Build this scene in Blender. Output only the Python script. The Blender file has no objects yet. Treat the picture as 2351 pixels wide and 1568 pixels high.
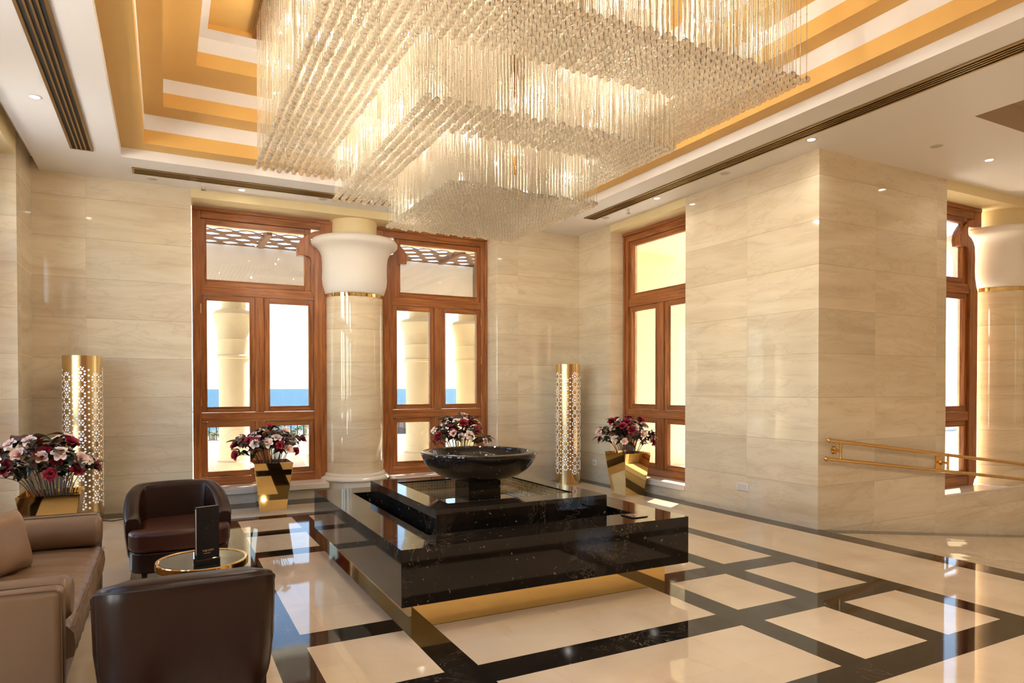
import bpy, bmesh, math, random
import numpy as np
from mathutils import Vector, Matrix
S = bpy.context.scene
COL = S.collection
PI = math.pi
rnd = random.Random(7)

# ------------------------------------------------------------------ helpers
def tag(o, label=None, cat=None, group=None, kind=None):
    if label: o['label'] = label
    if cat: o['category'] = cat
    if group: o['group'] = group
    if kind: o['kind'] = kind
    return o

def empty(name, loc=(0, 0, 0), rz=0.0, label=None, cat=None, group=None, kind=None):
    o = bpy.data.objects.new(name, None)
    COL.objects.link(o)
    o.location = loc
    o.rotation_euler = (0, 0, rz)
    o.empty_display_size = 0.1
    return tag(o, label, cat, group, kind)

def link(name, me, parent=None, loc=None, rot=None):
    o = bpy.data.objects.new(name, me)
    COL.objects.link(o)
    if parent is not None: o.parent = parent
    if loc is not None: o.location = loc
    if rot is not None: o.rotation_euler = rot
    return o

def copy_tree(o, parent=None):
    c = o.copy()
    COL.objects.link(c)
    if parent is not None: c.parent = parent
    for ch in list(o.children):
        copy_tree(ch, c)
    return c

class MB:
    """collects shapes and links them as one mesh"""
    def __init__(s): s.v = []; s.f = []; s.m = []
    def add(s, vs, fs, mi=0, M=None):
        b = len(s.v)
        if M is not None: vs = [M @ Vector(p) for p in vs]
        s.v.extend(tuple(p) for p in vs)
        s.f.extend(tuple(b + i for i in f) for f in fs)
        s.m.extend([mi] * len(fs))
        return s
    def box(s, x0, x1, y0, y1, z0, z1, mi=0, M=None):
        vs = [(x, y, z) for z in (z0, z1) for y in (y0, y1) for x in (x0, x1)]
        fs = [(0, 2, 3, 1), (4, 5, 7, 6), (0, 1, 5, 4), (2, 6, 7, 3), (0, 4, 6, 2), (1, 3, 7, 5)]
        return s.add(vs, fs, mi, M)
    def frustum(s, cx, cy, z0, z1, a0, b0, a1, b1, mi=0, M=None, caps=True):
        vs = [(cx + sx * a0, cy + sy * b0, z0) for sx, sy in ((-1, -1), (1, -1), (1, 1), (-1, 1))]
        vs += [(cx + sx * a1, cy + sy * b1, z1) for sx, sy in ((-1, -1), (1, -1), (1, 1), (-1, 1))]
        fs = [(0, 1, 5, 4), (1, 2, 6, 5), (2, 3, 7, 6), (3, 0, 4, 7)]
        if caps: fs += [(3, 2, 1, 0), (4, 5, 6, 7)]
        return s.add(vs, fs, mi, M)
    def quad(s, a, b, c, d, mi=0): return s.add([a, b, c, d], [(0, 1, 2, 3)], mi)
    def ring(s, A, B, z, mi=0, down=True):
        """flat rectangular ring between rects A (outer) and B (inner)"""
        (ax0, ax1, ay0, ay1), (bx0, bx1, by0, by1) = A, B
        o = [(ax0, ay0, z), (ax1, ay0, z), (ax1, ay1, z), (ax0, ay1, z)]
        i = [(bx0, by0, z), (bx1, by0, z), (bx1, by1, z), (bx0, by1, z)]
        fs = []
        for k in range(4):
            n = (k + 1) % 4
            q = (k, n, 4 + n, 4 + k)
            fs.append(q[::-1] if down else q)
        return s.add(o + i, fs, mi)
    def riser(s, A, z0, z1, mi=0):
        x0, x1, y0, y1 = A
        p = [(x0, y0), (x1, y0), (x1, y1), (x0, y1)]
        vs = [(x, y, z0) for x, y in p] + [(x, y, z1) for x, y in p]
        fs = [((k + 1) % 4, k, 4 + k, 4 + (k + 1) % 4) for k in range(4)]
        return s.add(vs, fs, mi)
    def tube(s, path, r, n=8, mi=0, M=None, caps=True):
        path = [Vector(p) for p in path]
        rs = r if isinstance(r, (list, tuple)) else [r] * len(path)
        vs = []; fs = []
        up = None
        for k, p in enumerate(path):
            t = (path[min(k + 1, len(path) - 1)] - path[max(k - 1, 0)])
            t = t.normalized() if t.length > 1e-9 else Vector((0, 0, 1))
            if up is None:
                up = t.orthogonal().normalized()
            else:
                up = (up - t * up.dot(t))
                up = up.normalized() if up.length > 1e-6 else t.orthogonal().normalized()
            sd = t.cross(up)
            for j in range(n):
                a = 2 * PI * j / n
                vs.append(p + (up * math.cos(a) + sd * math.sin(a)) * rs[k])
        for k in range(len(path) - 1):
            for j in range(n):
                j2 = (j + 1) % n
                fs.append((k * n + j, k * n + j2, (k + 1) * n + j2, (k + 1) * n + j))
        if caps:
            fs.append(tuple(range(n - 1, -1, -1)))
            fs.append(tuple((len(path) - 1) * n + j for j in range(n)))
        return s.add(vs, fs, mi, M)
    def lathe(s, prof, n=48, c=(0, 0, 0), mi=0, M=None, closed=False, a0=0.0, a1=2 * PI):
        full = abs(a1 - a0 - 2 * PI) < 1e-6
        na = n if full else n + 1
        vs = []
        for r, z in prof:
            for j in range(na):
                a = a0 + (a1 - a0) * j / n
                vs.append((c[0] + r * math.cos(a), c[1] + r * math.sin(a), c[2] + z))
        fs = []
        P = len(prof)
        for k in range(P if closed else P - 1):
            k2 = (k + 1) % P
            for j in range(n):
                j2 = (j + 1) % na
                fs.append((k * na + j, k * na + j2, k2 * na + j2, k2 * na + j))
        return s.add(vs, fs, mi, M)
    def disc(s, c, r, n=24, mi=0, down=False):
        vs = [(c[0] + r * math.cos(2 * PI * j / n), c[1] + r * math.sin(2 * PI * j / n), c[2]) for j in range(n)]
        f = tuple(range(n))
        return s.add(vs, [f[::-1] if down else f], mi)
    def sphere(s, c, r, n=12, m=8, mi=0, sc=(1, 1, 1), M=None):
        vs = [(c[0], c[1], c[2] - r * sc[2])]
        for i in range(1, m):
            th = -PI / 2 + PI * i / m
            for j in range(n):
                a = 2 * PI * j / n
                vs.append((c[0] + r * sc[0] * math.cos(th) * math.cos(a), c[1] + r * sc[1] * math.cos(th) * math.sin(a), c[2] + r * sc[2] * math.sin(th)))
        vs.append((c[0], c[1], c[2] + r * sc[2]))
        fs = [(0, 1 + (j + 1) % n, 1 + j) for j in range(n)]
        for i in range(m - 2):
            for j in range(n):
                a = 1 + i * n + j; b = 1 + i * n + (j + 1) % n
                fs.append((a, b, b + n, a + n))
        t = len(vs) - 1; b0 = 1 + (m - 2) * n
        fs += [(b0 + j, b0 + (j + 1) % n, t) for j in range(n)]
        return s.add(vs, fs, mi, M)
    def prism(s, poly, d0, d1, mi=0, axis='y', M=None):
        """extrude a 2D polygon; axis y: poly=(u,z), depth along y; axis z: poly=(x,y); axis x: poly=(y,z)"""
        def P(a, b, d):
            return (a, d, b) if axis == 'y' else (a, b, d) if axis == 'z' else (d, a, b)
        n = len(poly)
        vs = [P(a, b, d0) for a, b in poly] + [P(a, b, d1) for a, b in poly]
        fs = [tuple(range(n)), tuple(range(2 * n - 1, n - 1, -1))]
        fs += [(i, n + i, n + (i + 1) % n, (i + 1) % n) for i in range(n)]
        return s.add(vs, fs, mi, M)
    def grid(s, rows, mi=0, wrap=False):
        h = len(rows); w = len(rows[0])
        vs = [p for r in rows for p in r]
        fs = []
        for i in range(h - 1):
            for j in range(w if wrap else w - 1):
                j2 = (j + 1) % w
                fs.append((i * w + j, i * w + j2, (i + 1) * w + j2, (i + 1) * w + j))
        return s.add(vs, fs, mi)
    def mesh(s, name, mats, smooth=None):
        me = bpy.data.meshes.new(name)
        me.from_pydata(s.v, [], s.f)
        for m in (mats if isinstance(mats, (list, tuple)) else [mats]): me.materials.append(m)
        if any(s.m): me.polygons.foreach_set('material_index', s.m)
        bm = bmesh.new(); bm.from_mesh(me)
        bmesh.ops.recalc_face_normals(bm, faces=bm.faces) if getattr(s, 'recalc', True) else None
        bm.to_mesh(me); bm.free()
        if smooth is not None:
            me.polygons.foreach_set('use_smooth', [True] * len(me.polygons))
            me.set_sharp_from_angle(angle=math.radians(smooth))
        me.update()
        return me
    def build(s, name, mats, parent=None, smooth=None, bevel=None, segs=2, loc=None, rz=None, sub=None):
        o = link(name, s.mesh(name, mats, smooth), parent, loc)
        if rz is not None: o.rotation_euler = (0, 0, rz)
        if bevel:
            b = o.modifiers.new('b', 'BEVEL'); b.width = bevel; b.segments = segs; b.limit_method = 'ANGLE'; b.angle_limit = math.radians(40)
            b.harden_normals = False
        if sub:
            m = o.modifiers.new('s', 'SUBSURF'); m.levels = sub; m.render_levels = sub
        return o

# ------------------------------------------------------------------ materials
def newmat(name):
    m = bpy.data.materials.new(name); m.use_nodes = True
    nt = m.node_tree
    for n in list(nt.nodes): nt.nodes.remove(n)
    out = nt.nodes.new('ShaderNodeOutputMaterial')
    b = nt.nodes.new('ShaderNodeBsdfPrincipled')
    nt.links.new(b.outputs[0], out.inputs[0])
    return m, nt, b, out

def setp(b, col=None, rough=None, metal=None, spec=None, **kw):
    if col is not None: b.inputs['Base Color'].default_value = (*col, 1)
    if rough is not None: b.inputs['Roughness'].default_value = rough
    if metal is not None: b.inputs['Metallic'].default_value = metal
    if spec is not None: b.inputs['Specular IOR Level'].default_value = spec
    for k, v in kw.items(): b.inputs[k].default_value = v

def plain(name, col, rough=0.5, metal=0.0, spec=0.5, **kw):
    m, nt, b, o = newmat(name); setp(b, col, rough, metal, spec, **kw); return m

class N:
    """terse node building"""
    def __init__(s, nt): s.nt = nt
    def n(s, t, **kw):
        x = s.nt.nodes.new(t)
        for k, v in kw.items(): setattr(x, k, v)
        return x
    def l(s, a, b): s.nt.links.new(a, b)
    def math(s, op, a, b=None, c=None):
        x = s.n('ShaderNodeMath', operation=op)
        for i, v in enumerate((a, b, c)):
            if v is None: continue
            if isinstance(v, (int, float)): x.inputs[i].default_value = v
            else: s.l(v, x.inputs[i])
        return x.outputs[0]
    def mix(s, fac, a, b):
        x = s.n('ShaderNodeMix', data_type='RGBA')
        if isinstance(fac, (int, float)): x.inputs[0].default_value = fac
        else: s.l(fac, x.inputs[0])
        for i, v in ((6, a), (7, b)):
            if isinstance(v, tuple): x.inputs[i].default_value = (*v, 1)
            else: s.l(v, x.inputs[i])
        return x.outputs[2]
    def ramp(s, fac, stops, interp='LINEAR'):
        x = s.n('ShaderNodeValToRGB'); x.color_ramp.interpolation = interp
        e = x.color_ramp.elements
        while len(e) < len(stops): e.new(0.5)
        for k, (p, c) in enumerate(stops):
            e[k].position = p
            e[k].color = (*c, 1) if isinstance(c, tuple) else (c, c, c, 1)
        s.l(fac, x.inputs[0]); return x.outputs[0]
    def coord(s, scale=(1, 1, 1), kind='Object', loc=(0, 0, 0)):
        t = s.n('ShaderNodeTexCoord'); mp = s.n('ShaderNodeMapping')
        mp.inputs['Scale'].default_value = scale; mp.inputs['Location'].default_value = loc
        s.l(t.outputs[kind], mp.inputs[0]); return mp.outputs[0]
    def noise(s, vec, scale, detail=4, rough=0.55, dist=0.0):
        x = s.n('ShaderNodeTexNoise'); s.l(vec, x.inputs['Vector'])
        x.inputs['Scale'].default_value = scale; x.inputs['Detail'].default_value = detail
        x.inputs['Roughness'].default_value = rough; x.inputs['Distortion'].default_value = dist
        return x.outputs['Fac']
    def bump(s, h, strength, dist=0.01):
        x = s.n('ShaderNodeBump'); x.inputs['Strength'].default_value = strength; x.inputs['Distance'].default_value = dist
        s.l(h, x.inputs['Height']); return x.outputs[0]

def wall_marble(name, joints=True, vj=True, warm=(1, .985, .94)):
    m, nt, b, o = newmat(name); k = N(nt)
    t = k.n('ShaderNodeTexCoord'); sp = k.n('ShaderNodeSeparateXYZ'); k.l(t.outputs['Object'], sp.inputs[0])
    u = k.math('ADD', sp.outputs[0], sp.outputs[1]); z = sp.outputs[2]
    zc = k.math('DIVIDE', k.math('ADD', z, 0.018), 0.453); uc = k.math('DIVIDE', k.math('ADD', u, 40.25), 1.12)
    zi = k.math('FLOOR', zc); ui = k.math('FLOOR', uc) if vj else k.math('MULTIPLY', uc, 0.0)
    cmb = k.n('ShaderNodeCombineXYZ'); k.l(ui, cmb.inputs[0]); k.l(zi, cmb.inputs[1])
    wn = k.n('ShaderNodeTexWhiteNoise', noise_dimensions='3D'); k.l(cmb.outputs[0], wn.inputs['Vector'])
    off = k.n('ShaderNodeVectorMath', operation='MULTIPLY_ADD')
    k.l(wn.outputs['Color'], off.inputs[0]); off.inputs[1].default_value = (9, 9, 9); k.l(t.outputs['Object'], off.inputs[2])
    mp = k.n('ShaderNodeMapping'); mp.inputs['Scale'].default_value = (0.7, 0.7, 5.0); k.l(off.outputs[0], mp.inputs[0])
    n1 = k.noise(mp.outputs[0], 1.1, 6, 0.6, 0.6)
    base = k.ramp(n1, [(0.28, (0.62, 0.51, 0.37)), (0.5, (0.73, 0.63, 0.475)), (0.72, (0.79, 0.70, 0.55))])
    mp2 = k.n('ShaderNodeMapping'); mp2.inputs['Scale'].default_value = (0.5, 0.5, 2.2); mp2.inputs['Rotation'].default_value = (0.12, 0.1, 0); k.l(off.outputs[0], mp2.inputs[0])
    n2 = k.noise(mp2.outputs[0], 1.6, 7, 0.62, 1.2)
    vein = k.ramp(k.math('ABSOLUTE', k.math('SUBTRACT', n2, 0.5)), [(0.0, 0.55), (0.022, 0.0)])
    base = k.mix(k.math('MULTIPLY', vein, 0.42), base, (0.47, 0.33, 0.20))
    tone = k.math('MULTIPLY_ADD', wn.outputs['Value'], 0.13, 0.93)
    tc = k.n('ShaderNodeVectorMath', operation='SCALE'); k.l(base, tc.inputs[0]); k.l(tone, tc.inputs['Scale'])
    colr = tc.outputs[0]
    fz = k.math('FRACT', zc); lz = k.math('LESS_THAN', k.math('MULTIPLY', fz, 0.453), 0.006)
    g = lz
    if vj:
        fu = k.math('FRACT', uc); lu = k.math('LESS_THAN', k.math('MULTIPLY', fu, 1.12), 0.003)
        g = k.math('MAXIMUM', lz, k.math('MULTIPLY', lu, 0.6))
    if joints: colr = k.mix(k.math('MULTIPLY', g, 0.6), colr, (0.36, 0.24, 0.13))
    wm_ = k.n('ShaderNodeMix', data_type='RGBA', blend_type='MULTIPLY'); wm_.inputs[0].default_value = 1.0; k.l(colr, wm_.inputs[6]); wm_.inputs[7].default_value = (*warm, 1)
    k.l(wm_.outputs[2], b.inputs['Base Color'])
    b.inputs['Roughness'].default_value = 0.045
    b.inputs['Specular IOR Level'].default_value = 0.55
    rr = k.math('MULTIPLY_ADD', g, 0.4, 0.045); k.l(rr, b.inputs['Roughness'])
    return m

def floor_beige(name):
    m, nt, b, o = newmat(name); k = N(nt)
    c = k.coord((1, 1, 1))
    n1 = k.noise(c, 0.9, 6, 0.6, 0.8)
    col = k.ramp(n1, [(0.3, (0.56, 0.44, 0.30)), (0.52, (0.63, 0.51, 0.365)), (0.7, (0.67, 0.56, 0.42))])
    n2 = k.noise(k.coord((2.2, 0.8, 1)), 2.4, 7, 0.65, 1.6)
    col = k.mix(k.ramp(n2, [(0.60, 0.0), (0.74, 0.35)]), col, (0.52, 0.34, 0.18))
    br = k.n('ShaderNodeTexBrick'); k.l(k.coord((1, 1, 1), loc=(0.1, 0.36, 0)), br.inputs['Vector'])
    br.inputs['Color1'].default_value = (1, 1, 1, 1); br.inputs['Color2'].default_value = (.93, .93, .93, 1); br.inputs['Mortar'].default_value = (.90, .88, .85, 1)
    br.inputs['Scale'].default_value = 1.0; br.inputs['Brick Width'].default_value = 0.94; br.inputs['Row Height'].default_value = 0.94
    br.inputs['Mortar Size'].default_value = 0.0018; br.offset = 0.0
    mu = k.n('ShaderNodeMix', data_type='RGBA', blend_type='MULTIPLY'); mu.inputs[0].default_value = 1.0
    k.l(col, mu.inputs[6]); k.l(br.outputs['Color'], mu.inputs[7])
    sp = k.noise(c, 30, 2, 0.5)
    col = k.mix(k.ramp(sp, [(0.76, 0.0), (0.8, 0.6)]), mu.outputs[2], (0.25, 0.13, 0.06))
    k.l(col, b.inputs['Base Color'])
    setp(b, None, 0.035, 0, 0.55)
    return m

def black_marble(name, scale=1.0, tint=1.0, fleck=0.70):
    m, nt, b, o = newmat(name); k = N(nt)
    c = k.coord((scale, scale, scale))
    n1 = k.noise(c, 2.0, 6, 0.6, 0.5)
    base = k.ramp(n1, [(0.35, (0.006, 0.005, 0.004)), (0.62, (0.016 * tint, 0.012 * tint, 0.009 * tint)), (0.8, (0.05 * tint, 0.038 * tint, 0.028 * tint))])
    n2 = k.noise(c, 3.2, 8, 0.65, 1.8)
    v = k.ramp(k.math('ABSOLUTE', k.math('SUBTRACT', n2, 0.5)), [(0.0, 1.0), (0.006, 0.0)])
    n3 = k.noise(c, 1.4, 3, 0.5)
    v = k.math('MULTIPLY', v, k.ramp(n3, [(0.52, 0.0), (0.66, 0.55)]))
    base = k.mix(v, base, (0.42, 0.33, 0.22))
    n4 = k.noise(c, 26, 3, 0.55, 0.4)
    base = k.mix(k.ramp(n4, [(fleck, 0.0), (fleck + .06, 0.55)]), base, (0.42, 0.34, 0.24))
    k.l(base, b.inputs['Base Color'])
    setp(b, None, 0.05, 0, 0.42)
    return m

def wood(name, axis):
    m, nt, b, o = newmat(name); k = N(nt)
    sc = [14, 14, 14]; sc[axis] = 0.9
    c = k.coord(tuple(sc))
    n1 = k.noise(c, 1.5, 6, 0.62, 1.2)
    col = k.ramp(n1, [(0.25, (0.125, 0.036, 0.010)), (0.45, (0.31, 0.102, 0.027)), (0.58, (0.42, 0.155, 0.044)), (0.78, (0.52, 0.225, 0.072))])
    n2 = k.noise(k.coord((1, 1, 1)), 2.2, 3, 0.5)
    col = k.mix(k.ramp(n2, [(0.35, 0.0), (0.75, 0.35)]), col, (0.15, 0.04, 0.012))
    k.l(col, b.inputs['Base Color'])
    setp(b, None, 0.28, 0, 0.5)
    k.l(k.bump(n1, 0.12, 0.003), b.inputs['Normal'])
    return m

def leather(name, c0, c1, rough=0.33):
    m, nt, b, o = newmat(name); k = N(nt)
    c = k.coord((1, 1, 1))
    n1 = k.noise(c, 3.0, 4, 0.5)
    k.l(k.mix(n1, c0, c1), b.inputs['Base Color'])
    n2 = k.noise(c, 260, 3, 0.5); n3 = k.noise(c, 7, 3, 0.5, 0.5)
    h = k.math('ADD', k.math('MULTIPLY', n2, 0.04), k.math('MULTIPLY', n3, 0.5))
    k.l(k.bump(h, 0.25, 0.02), b.inputs['Normal'])
    setp(b, None, rough, 0, 0.38)
    return m

def paint(name, col, rough=0.6, var=0.04):
    m, nt, b, o = newmat(name); k = N(nt)
    n1 = k.noise(k.coord((1, 1, 1)), 1.3, 4, 0.5)
    d = tuple(c * (1 - var) for c in col); u = tuple(min(1, c * (1 + var)) for c in col)
    k.l(k.mix(n1, d, u), b.inputs['Base Color']); setp(b, None, rough, 0, 0.3)
    return m

def emit(name, col, s):
    m, nt, b, o = newmat(name); setp(b, (0.8, 0.8, 0.8), 0.4)
    b.inputs['Emission Color'].default_value = (*col, 1); b.inputs['Emission Strength'].default_value = s
    return m

def glass_pane(name, tint):
    m, nt, b, o = newmat(name); k = N(nt)
    tr = k.n('ShaderNodeBsdfTransparent'); tr.inputs[0].default_value = (*tint, 1)
    gl = k.n('ShaderNodeBsdfGlossy'); gl.inputs['Roughness'].default_value = 0.01
    lw = k.n('ShaderNodeLayerWeight'); lw.inputs[0].default_value = 0.5
    fc = k.math('MULTIPLY_ADD', k.math('POWER', lw.outputs['Facing'], 5.0), 0.9, 0.05)
    mx = k.n('ShaderNodeMixShader'); k.l(fc, mx.inputs[0]); k.l(tr.outputs[0], mx.inputs[1]); k.l(gl.outputs[0], mx.inputs[2])
    k.l(mx.outputs[0], o.inputs[0]); nt.nodes.remove(b)
    return m

def crystal(name, gw, col):
    """clear glass that also scatters a little light inside"""
    m, nt, b, o = newmat(name); k = N(nt)
    setp(b, col, 0.05, 0, 0.8); b.inputs['IOR'].default_value = 1.5
    tl = k.n('ShaderNodeBsdfTranslucent'); tl.inputs[0].default_value = (*col, 1)
    m1 = k.n('ShaderNodeMixShader'); m1.inputs[0].default_value = 0.45
    k.l(b.outputs[0], m1.inputs[1]); k.l(tl.outputs[0], m1.inputs[2])
    if gw > 0:
        g = k.n('ShaderNodeBsdfGlass'); g.inputs['IOR'].default_value = 1.48; g.inputs['Roughness'].default_value = 0.0; g.inputs[0].default_value = (1, .97, .92, 1)
        m2 = k.n('ShaderNodeMixShader'); m2.inputs[0].default_value = gw
        k.l(m1.outputs[0], m2.inputs[1]); k.l(g.outputs[0], m2.inputs[2]); k.l(m2.outputs[0], o.inputs[0])
    else: k.l(m1.outputs[0], o.inputs[0])
    return m

M = {}
M['wall'] = wall_marble('wall_marble')
M['wallc'] = wall_marble('column_marble', True, False, (1.02, .96, .84))
M['floor'] = floor_beige('floor_beige')
M['black'] = black_marble('black_marble', 1.0)
M['blackf'] = black_marble('fountain_marble', 1.1, 0.9, 0.67)
M['woodv'] = wood('wood_upright', 2)
M['woodx'] = wood('wood_across', 0)
M['white'] = paint('ceiling_white', (0.83, 0.80, 0.765), 0.6, 0.01)
M['orange'] = paint('coffer_ochre', (0.74, 0.45, 0.135), 0.5, 0.08)
M['cream'] = paint('plaster_cream', (0.80, 0.66, 0.38), 0.6, 0.03)
M['capital'] = paint('capital_plaster', (0.80, 0.74, 0.66), 0.55, 0.02)
M['extcream'] = paint('outer_render', (0.84, 0.73, 0.50), 0.8, 0.03)
M['sill'] = paint('sill_stone', (0.78, 0.71, 0.60), 0.15, 0.03)
M['brass'] = plain('polished_brass', (0.86, 0.60, 0.235), 0.035, 1.0)
M['brush'] = plain('brushed_brass', (0.74, 0.53, 0.25), 0.24, 1.0)
M['gold'] = plain('gold_metal', (0.80, 0.50, 0.18), 0.12, 1.0)
M['vent'] = plain('vent_bronze', (0.40, 0.26, 0.10), 0.35, 1.0)
M['dark'] = plain('dark_void', (0.012, 0.010, 0.009), 0.6)
M['lampwhite'] = emit('lamp_diffuser', (1.0, 0.95, 0.92), 0.12)
M['bulb'] = emit('lit_lamp', (1.0, 0.90, 0.74), 14)
M['plate'] = plain('bronze_mirror', (0.22, 0.12, 0.05), 0.08, 0.9)
M['crystal'] = crystal('clear_crystal', 0.82, (0.94, 0.87, 0.72))
M['rod'] = crystal('crystal_rod', 0.0, (0.64, 0.555, 0.42))
M['glass'] = glass_pane('dimming_glass', (.45, .455, .455))  # tint added to the panes to hold down outdoor brightness
M['clear'] = glass_pane('clear_glass', (.97, .98, .98))
M['tan'] = leather('tan_leather', (0.172, 0.100, 0.052), (0.225, 0.136, 0.074), 0.36)
M['brown'] = leather('brown_leather', (0.015, 0.0045, 0.0022), (0.025, 0.0078, 0.0037), 0.32)
M['brownseat'] = leather('brown_leather_seat', (0.040, 0.011, 0.0048), (0.060, 0.0175, 0.008), 0.34)
M['seam'] = plain('seam_thread', (0.03, 0.014, 0.008), 0.6)
M['legdark'] = plain('dark_wood_leg', (0.03, 0.016, 0.010), 0.3)
M['blackglass'] = plain('black_glass', (0.012, 0.011, 0.010), 0.03, 0.0, 0.6)
M['plastic'] = plain('white_plastic', (0.80, 0.77, 0.72), 0.35)
M['water'] = None

# ------------------------------------------------------------------ camera
cam_d = bpy.data.cameras.new('camera'); cam = bpy.data.objects.new('camera', cam_d); COL.objects.link(cam)
HC = 1.45; F = 1497.07; YAW = 0.4654533; PIT = -0.0121282; ROL = -0.0015142
cam_d.sensor_fit = 'HORIZONTAL'; cam_d.sensor_width = 36.0; cam_d.lens = F * 36.0 / 2351.0
cam_d.shift_x = (1175.5 - 1130.035) / 2351.0; cam_d.shift_y = (908.283 - 784.0) / 2351.0
cam_d.clip_start = 0.05; cam_d.clip_end = 9000
fv = Vector((math.sin(YAW) * math.cos(PIT), math.cos(YAW) * math.cos(PIT), math.sin(PIT)))
r0 = Vector((math.cos(YAW), -math.sin(YAW), 0)); u0 = r0.cross(fv)
rv = r0 * math.cos(ROL) + u0 * math.sin(ROL); uv = -r0 * math.sin(ROL) + u0 * math.cos(ROL)
mw = Matrix(((rv.x, uv.x, -fv.x, 0), (rv.y, uv.y, -fv.y, 0), (rv.z, uv.z, -fv.z, HC), (0, 0, 0, 1)))
cam.matrix_world = mw
S.camera = cam
def proj(p):
    v = Vector(p) - Vector((0, 0, HC)); d = v.dot(fv)
    return (1130.035 + F * v.dot(rv) / d, 908.283 - F * v.dot(uv) / d, d)

# ------------------------------------------------------------------ setting: floor
XW, YB, H = 5.93, 8.70, 3.865
XL, YR, XE = -1.30, -9.0, 13.0
YP = 4.43            # wall along the ramp
def struct(name, mb, mats, smooth=None, bevel=None, parent=None):
    o = mb.build(name, mats, parent, smooth, bevel)
    if parent is None: o['kind'] = 'structure'
    return o

bx = [(-0.245, -0.055), (0.51, 0.70), (1.265, 1.455), (3.135, 3.33), (3.89, 4.09), (4.655, 4.84)]
by = [(2.0, 2.2), (2.855, 3.065), (3.705, 3.915), (5.84, 6.05), (6.71, 6.925), (7.555, 7.74)]
xs = sorted({XL - 0.6, XL, -1.10, 5.72, 5.95} | {a for b in bx for a in b})
ys = sorted({YR, 8.35, 9.1} | {a for b in by for a in b})
mb = MB()
def isblack(x, y):
    if x > 5.72 or (y > 8.35 and x > XL) or XL < x < -1.10: return True
    if -0.245 < x < 4.84 and 2.0 < y < 7.74:
        return any(a < x < b for a, b in bx) or any(a < y < b for a, b in by)
    return False
for i in range(len(xs) - 1):
    for j in range(len(ys) - 1):
        c = ((xs[i] + xs[i + 1]) / 2, (ys[j] + ys[j + 1]) / 2)
        mb.quad((xs[i], ys[j], 0), (xs[i + 1], ys[j], 0), (xs[i + 1], ys[j + 1], 0), (xs[i], ys[j + 1], 0), 1 if isblack(*c) else 0)
struct('floor', mb, [M['floor'], M['black']])
SL = 0.118
mb = MB()
rz_ = lambda x: -(x - 5.95) * SL
for (y0, y1, mi) in ((YR, YP - 0.19, 0), (YP - 0.19, YP + 0.02, 1)):
    mb.quad((5.95, y0, 0), (XE, y0, rz_(XE)), (XE, y1, rz_(XE)), (5.95, y1, 0), mi)
struct('floor_ramp', mb, [M['floor'], M['black']])

# ------------------------------------------------------------------ setting: walls
ZT = 4.05
mb = MB(); mb.box(XL - 0.5, 0.30, YB, 9.15, 0, ZT); struct('wall_back_left', mb, M['wall'])
mb = MB(); mb.box(4.46, XW + 0.02, YB, 9.15, 0, ZT); struct('wall_back_right', mb, M['wall'])
mb = MB(); mb.box(0.30, 1.925, YB + 0.02, 9.15, 0, 0.125); struct('wall_low_left', mb, M['wall'])
mb = MB(); mb.box(2.855, 4.46, YB + 0.02, 9.15, 0, 0.125); struct('wall_low_right', mb, M['wall'])
mb = MB()
mb.box(XW, XW + 0.5, 7.887, 9.15, 0, ZT); mb.box(XW, XW + 0.5, YP, 6.324, 0, ZT); mb.box(XW + 0.02, XW + 0.5, 6.324, 7.887, 0, 0.125)
struct('wall_right', mb, M['wall'])
mb = MB()
mb.box(XW + 0.5, 7.72, YP, 4.95, -1.2, ZT); mb.box(7.72, 8.153, YP, 4.72, -1.2, ZT)
mb.box(XW, XW + 0.5, YP, YP + 0.3, -1.2, 0)
struct('wall_ramp', mb, M['wall'])
mb = MB(); mb.box(8.153, 10.56, YP, 4.95, -1.2, 0.165); struct('wall_ramp_low', mb, M['wall'])
mb = MB(); mb.box(10.56, XE + 0.3, YP, 4.95, -1.2, ZT); struct('wall_ramp_far', mb, M['wall'])
mb = MB(); mb.box(XE, XE + 0.3, YR, 4.95, -1.4, ZT)
struct('wall_far_right', mb, M['wall'])
# left wall with two plain windows, rear wall with three (seen only as reflections)
mb = MB()
mb.box(XL - 0.5, XL, 7.90, YB + 0.1, 0, ZT)
LW = [(5.95, 7.56), (3.75, 5.36), (1.55, 3.16)]
edges = [7.9] + [e for w in LW for e in (w[1], w[0])] + [YR]
for k in range(0, len(edges), 2): mb.box(XL - 0.5, XL - 0.36, edges[k + 1], edges[k], 0, ZT)
for a, b in LW: mb.box(XL - 0.5, XL - 0.36, a, b, 0, 0.18)
mb.box(XL - 0.36, XL, YR, 0.0, 0, ZT)
struct('wall_left', mb, M['wall'])
RW = [(10.8, 12.41)]
mb = MB(); edges = [XL - 0.5] + [e for w in RW for e in w] + [XE + 0.3]
for k in range(0, len(edges), 2): mb.box(edges[k], edges[k + 1], YR - 0.3, YR, -1.4, ZT)
for a, b in RW: mb.box(a, b, YR - 0.3, YR, -1.4, 0.18); mb.box(a, b, YR - 0.3, YR, 3.74, ZT)
struct('wall_rear', mb, M['woodv'])
# cream lintels over the window niches
mb = MB(); mb.box(0.30, 4.46, YB, 9.15, 3.76, ZT); struct('trim_1', mb, M['cream'])
mb = MB(); mb.box(XW, XW + 0.5, 6.324, 7.887, 3.76, ZT); struct('trim_2', mb, M['cream'])
mb = MB(); mb.box(8.153, XE, YP, 4.95, 3.75, ZT); struct('trim_3', mb, M['cream'])
mb = MB(); mb.box(XL - 0.5, XL, 0.0, 7.90, 3.76, ZT); struct('trim_4', mb, M['cream'])
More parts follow.
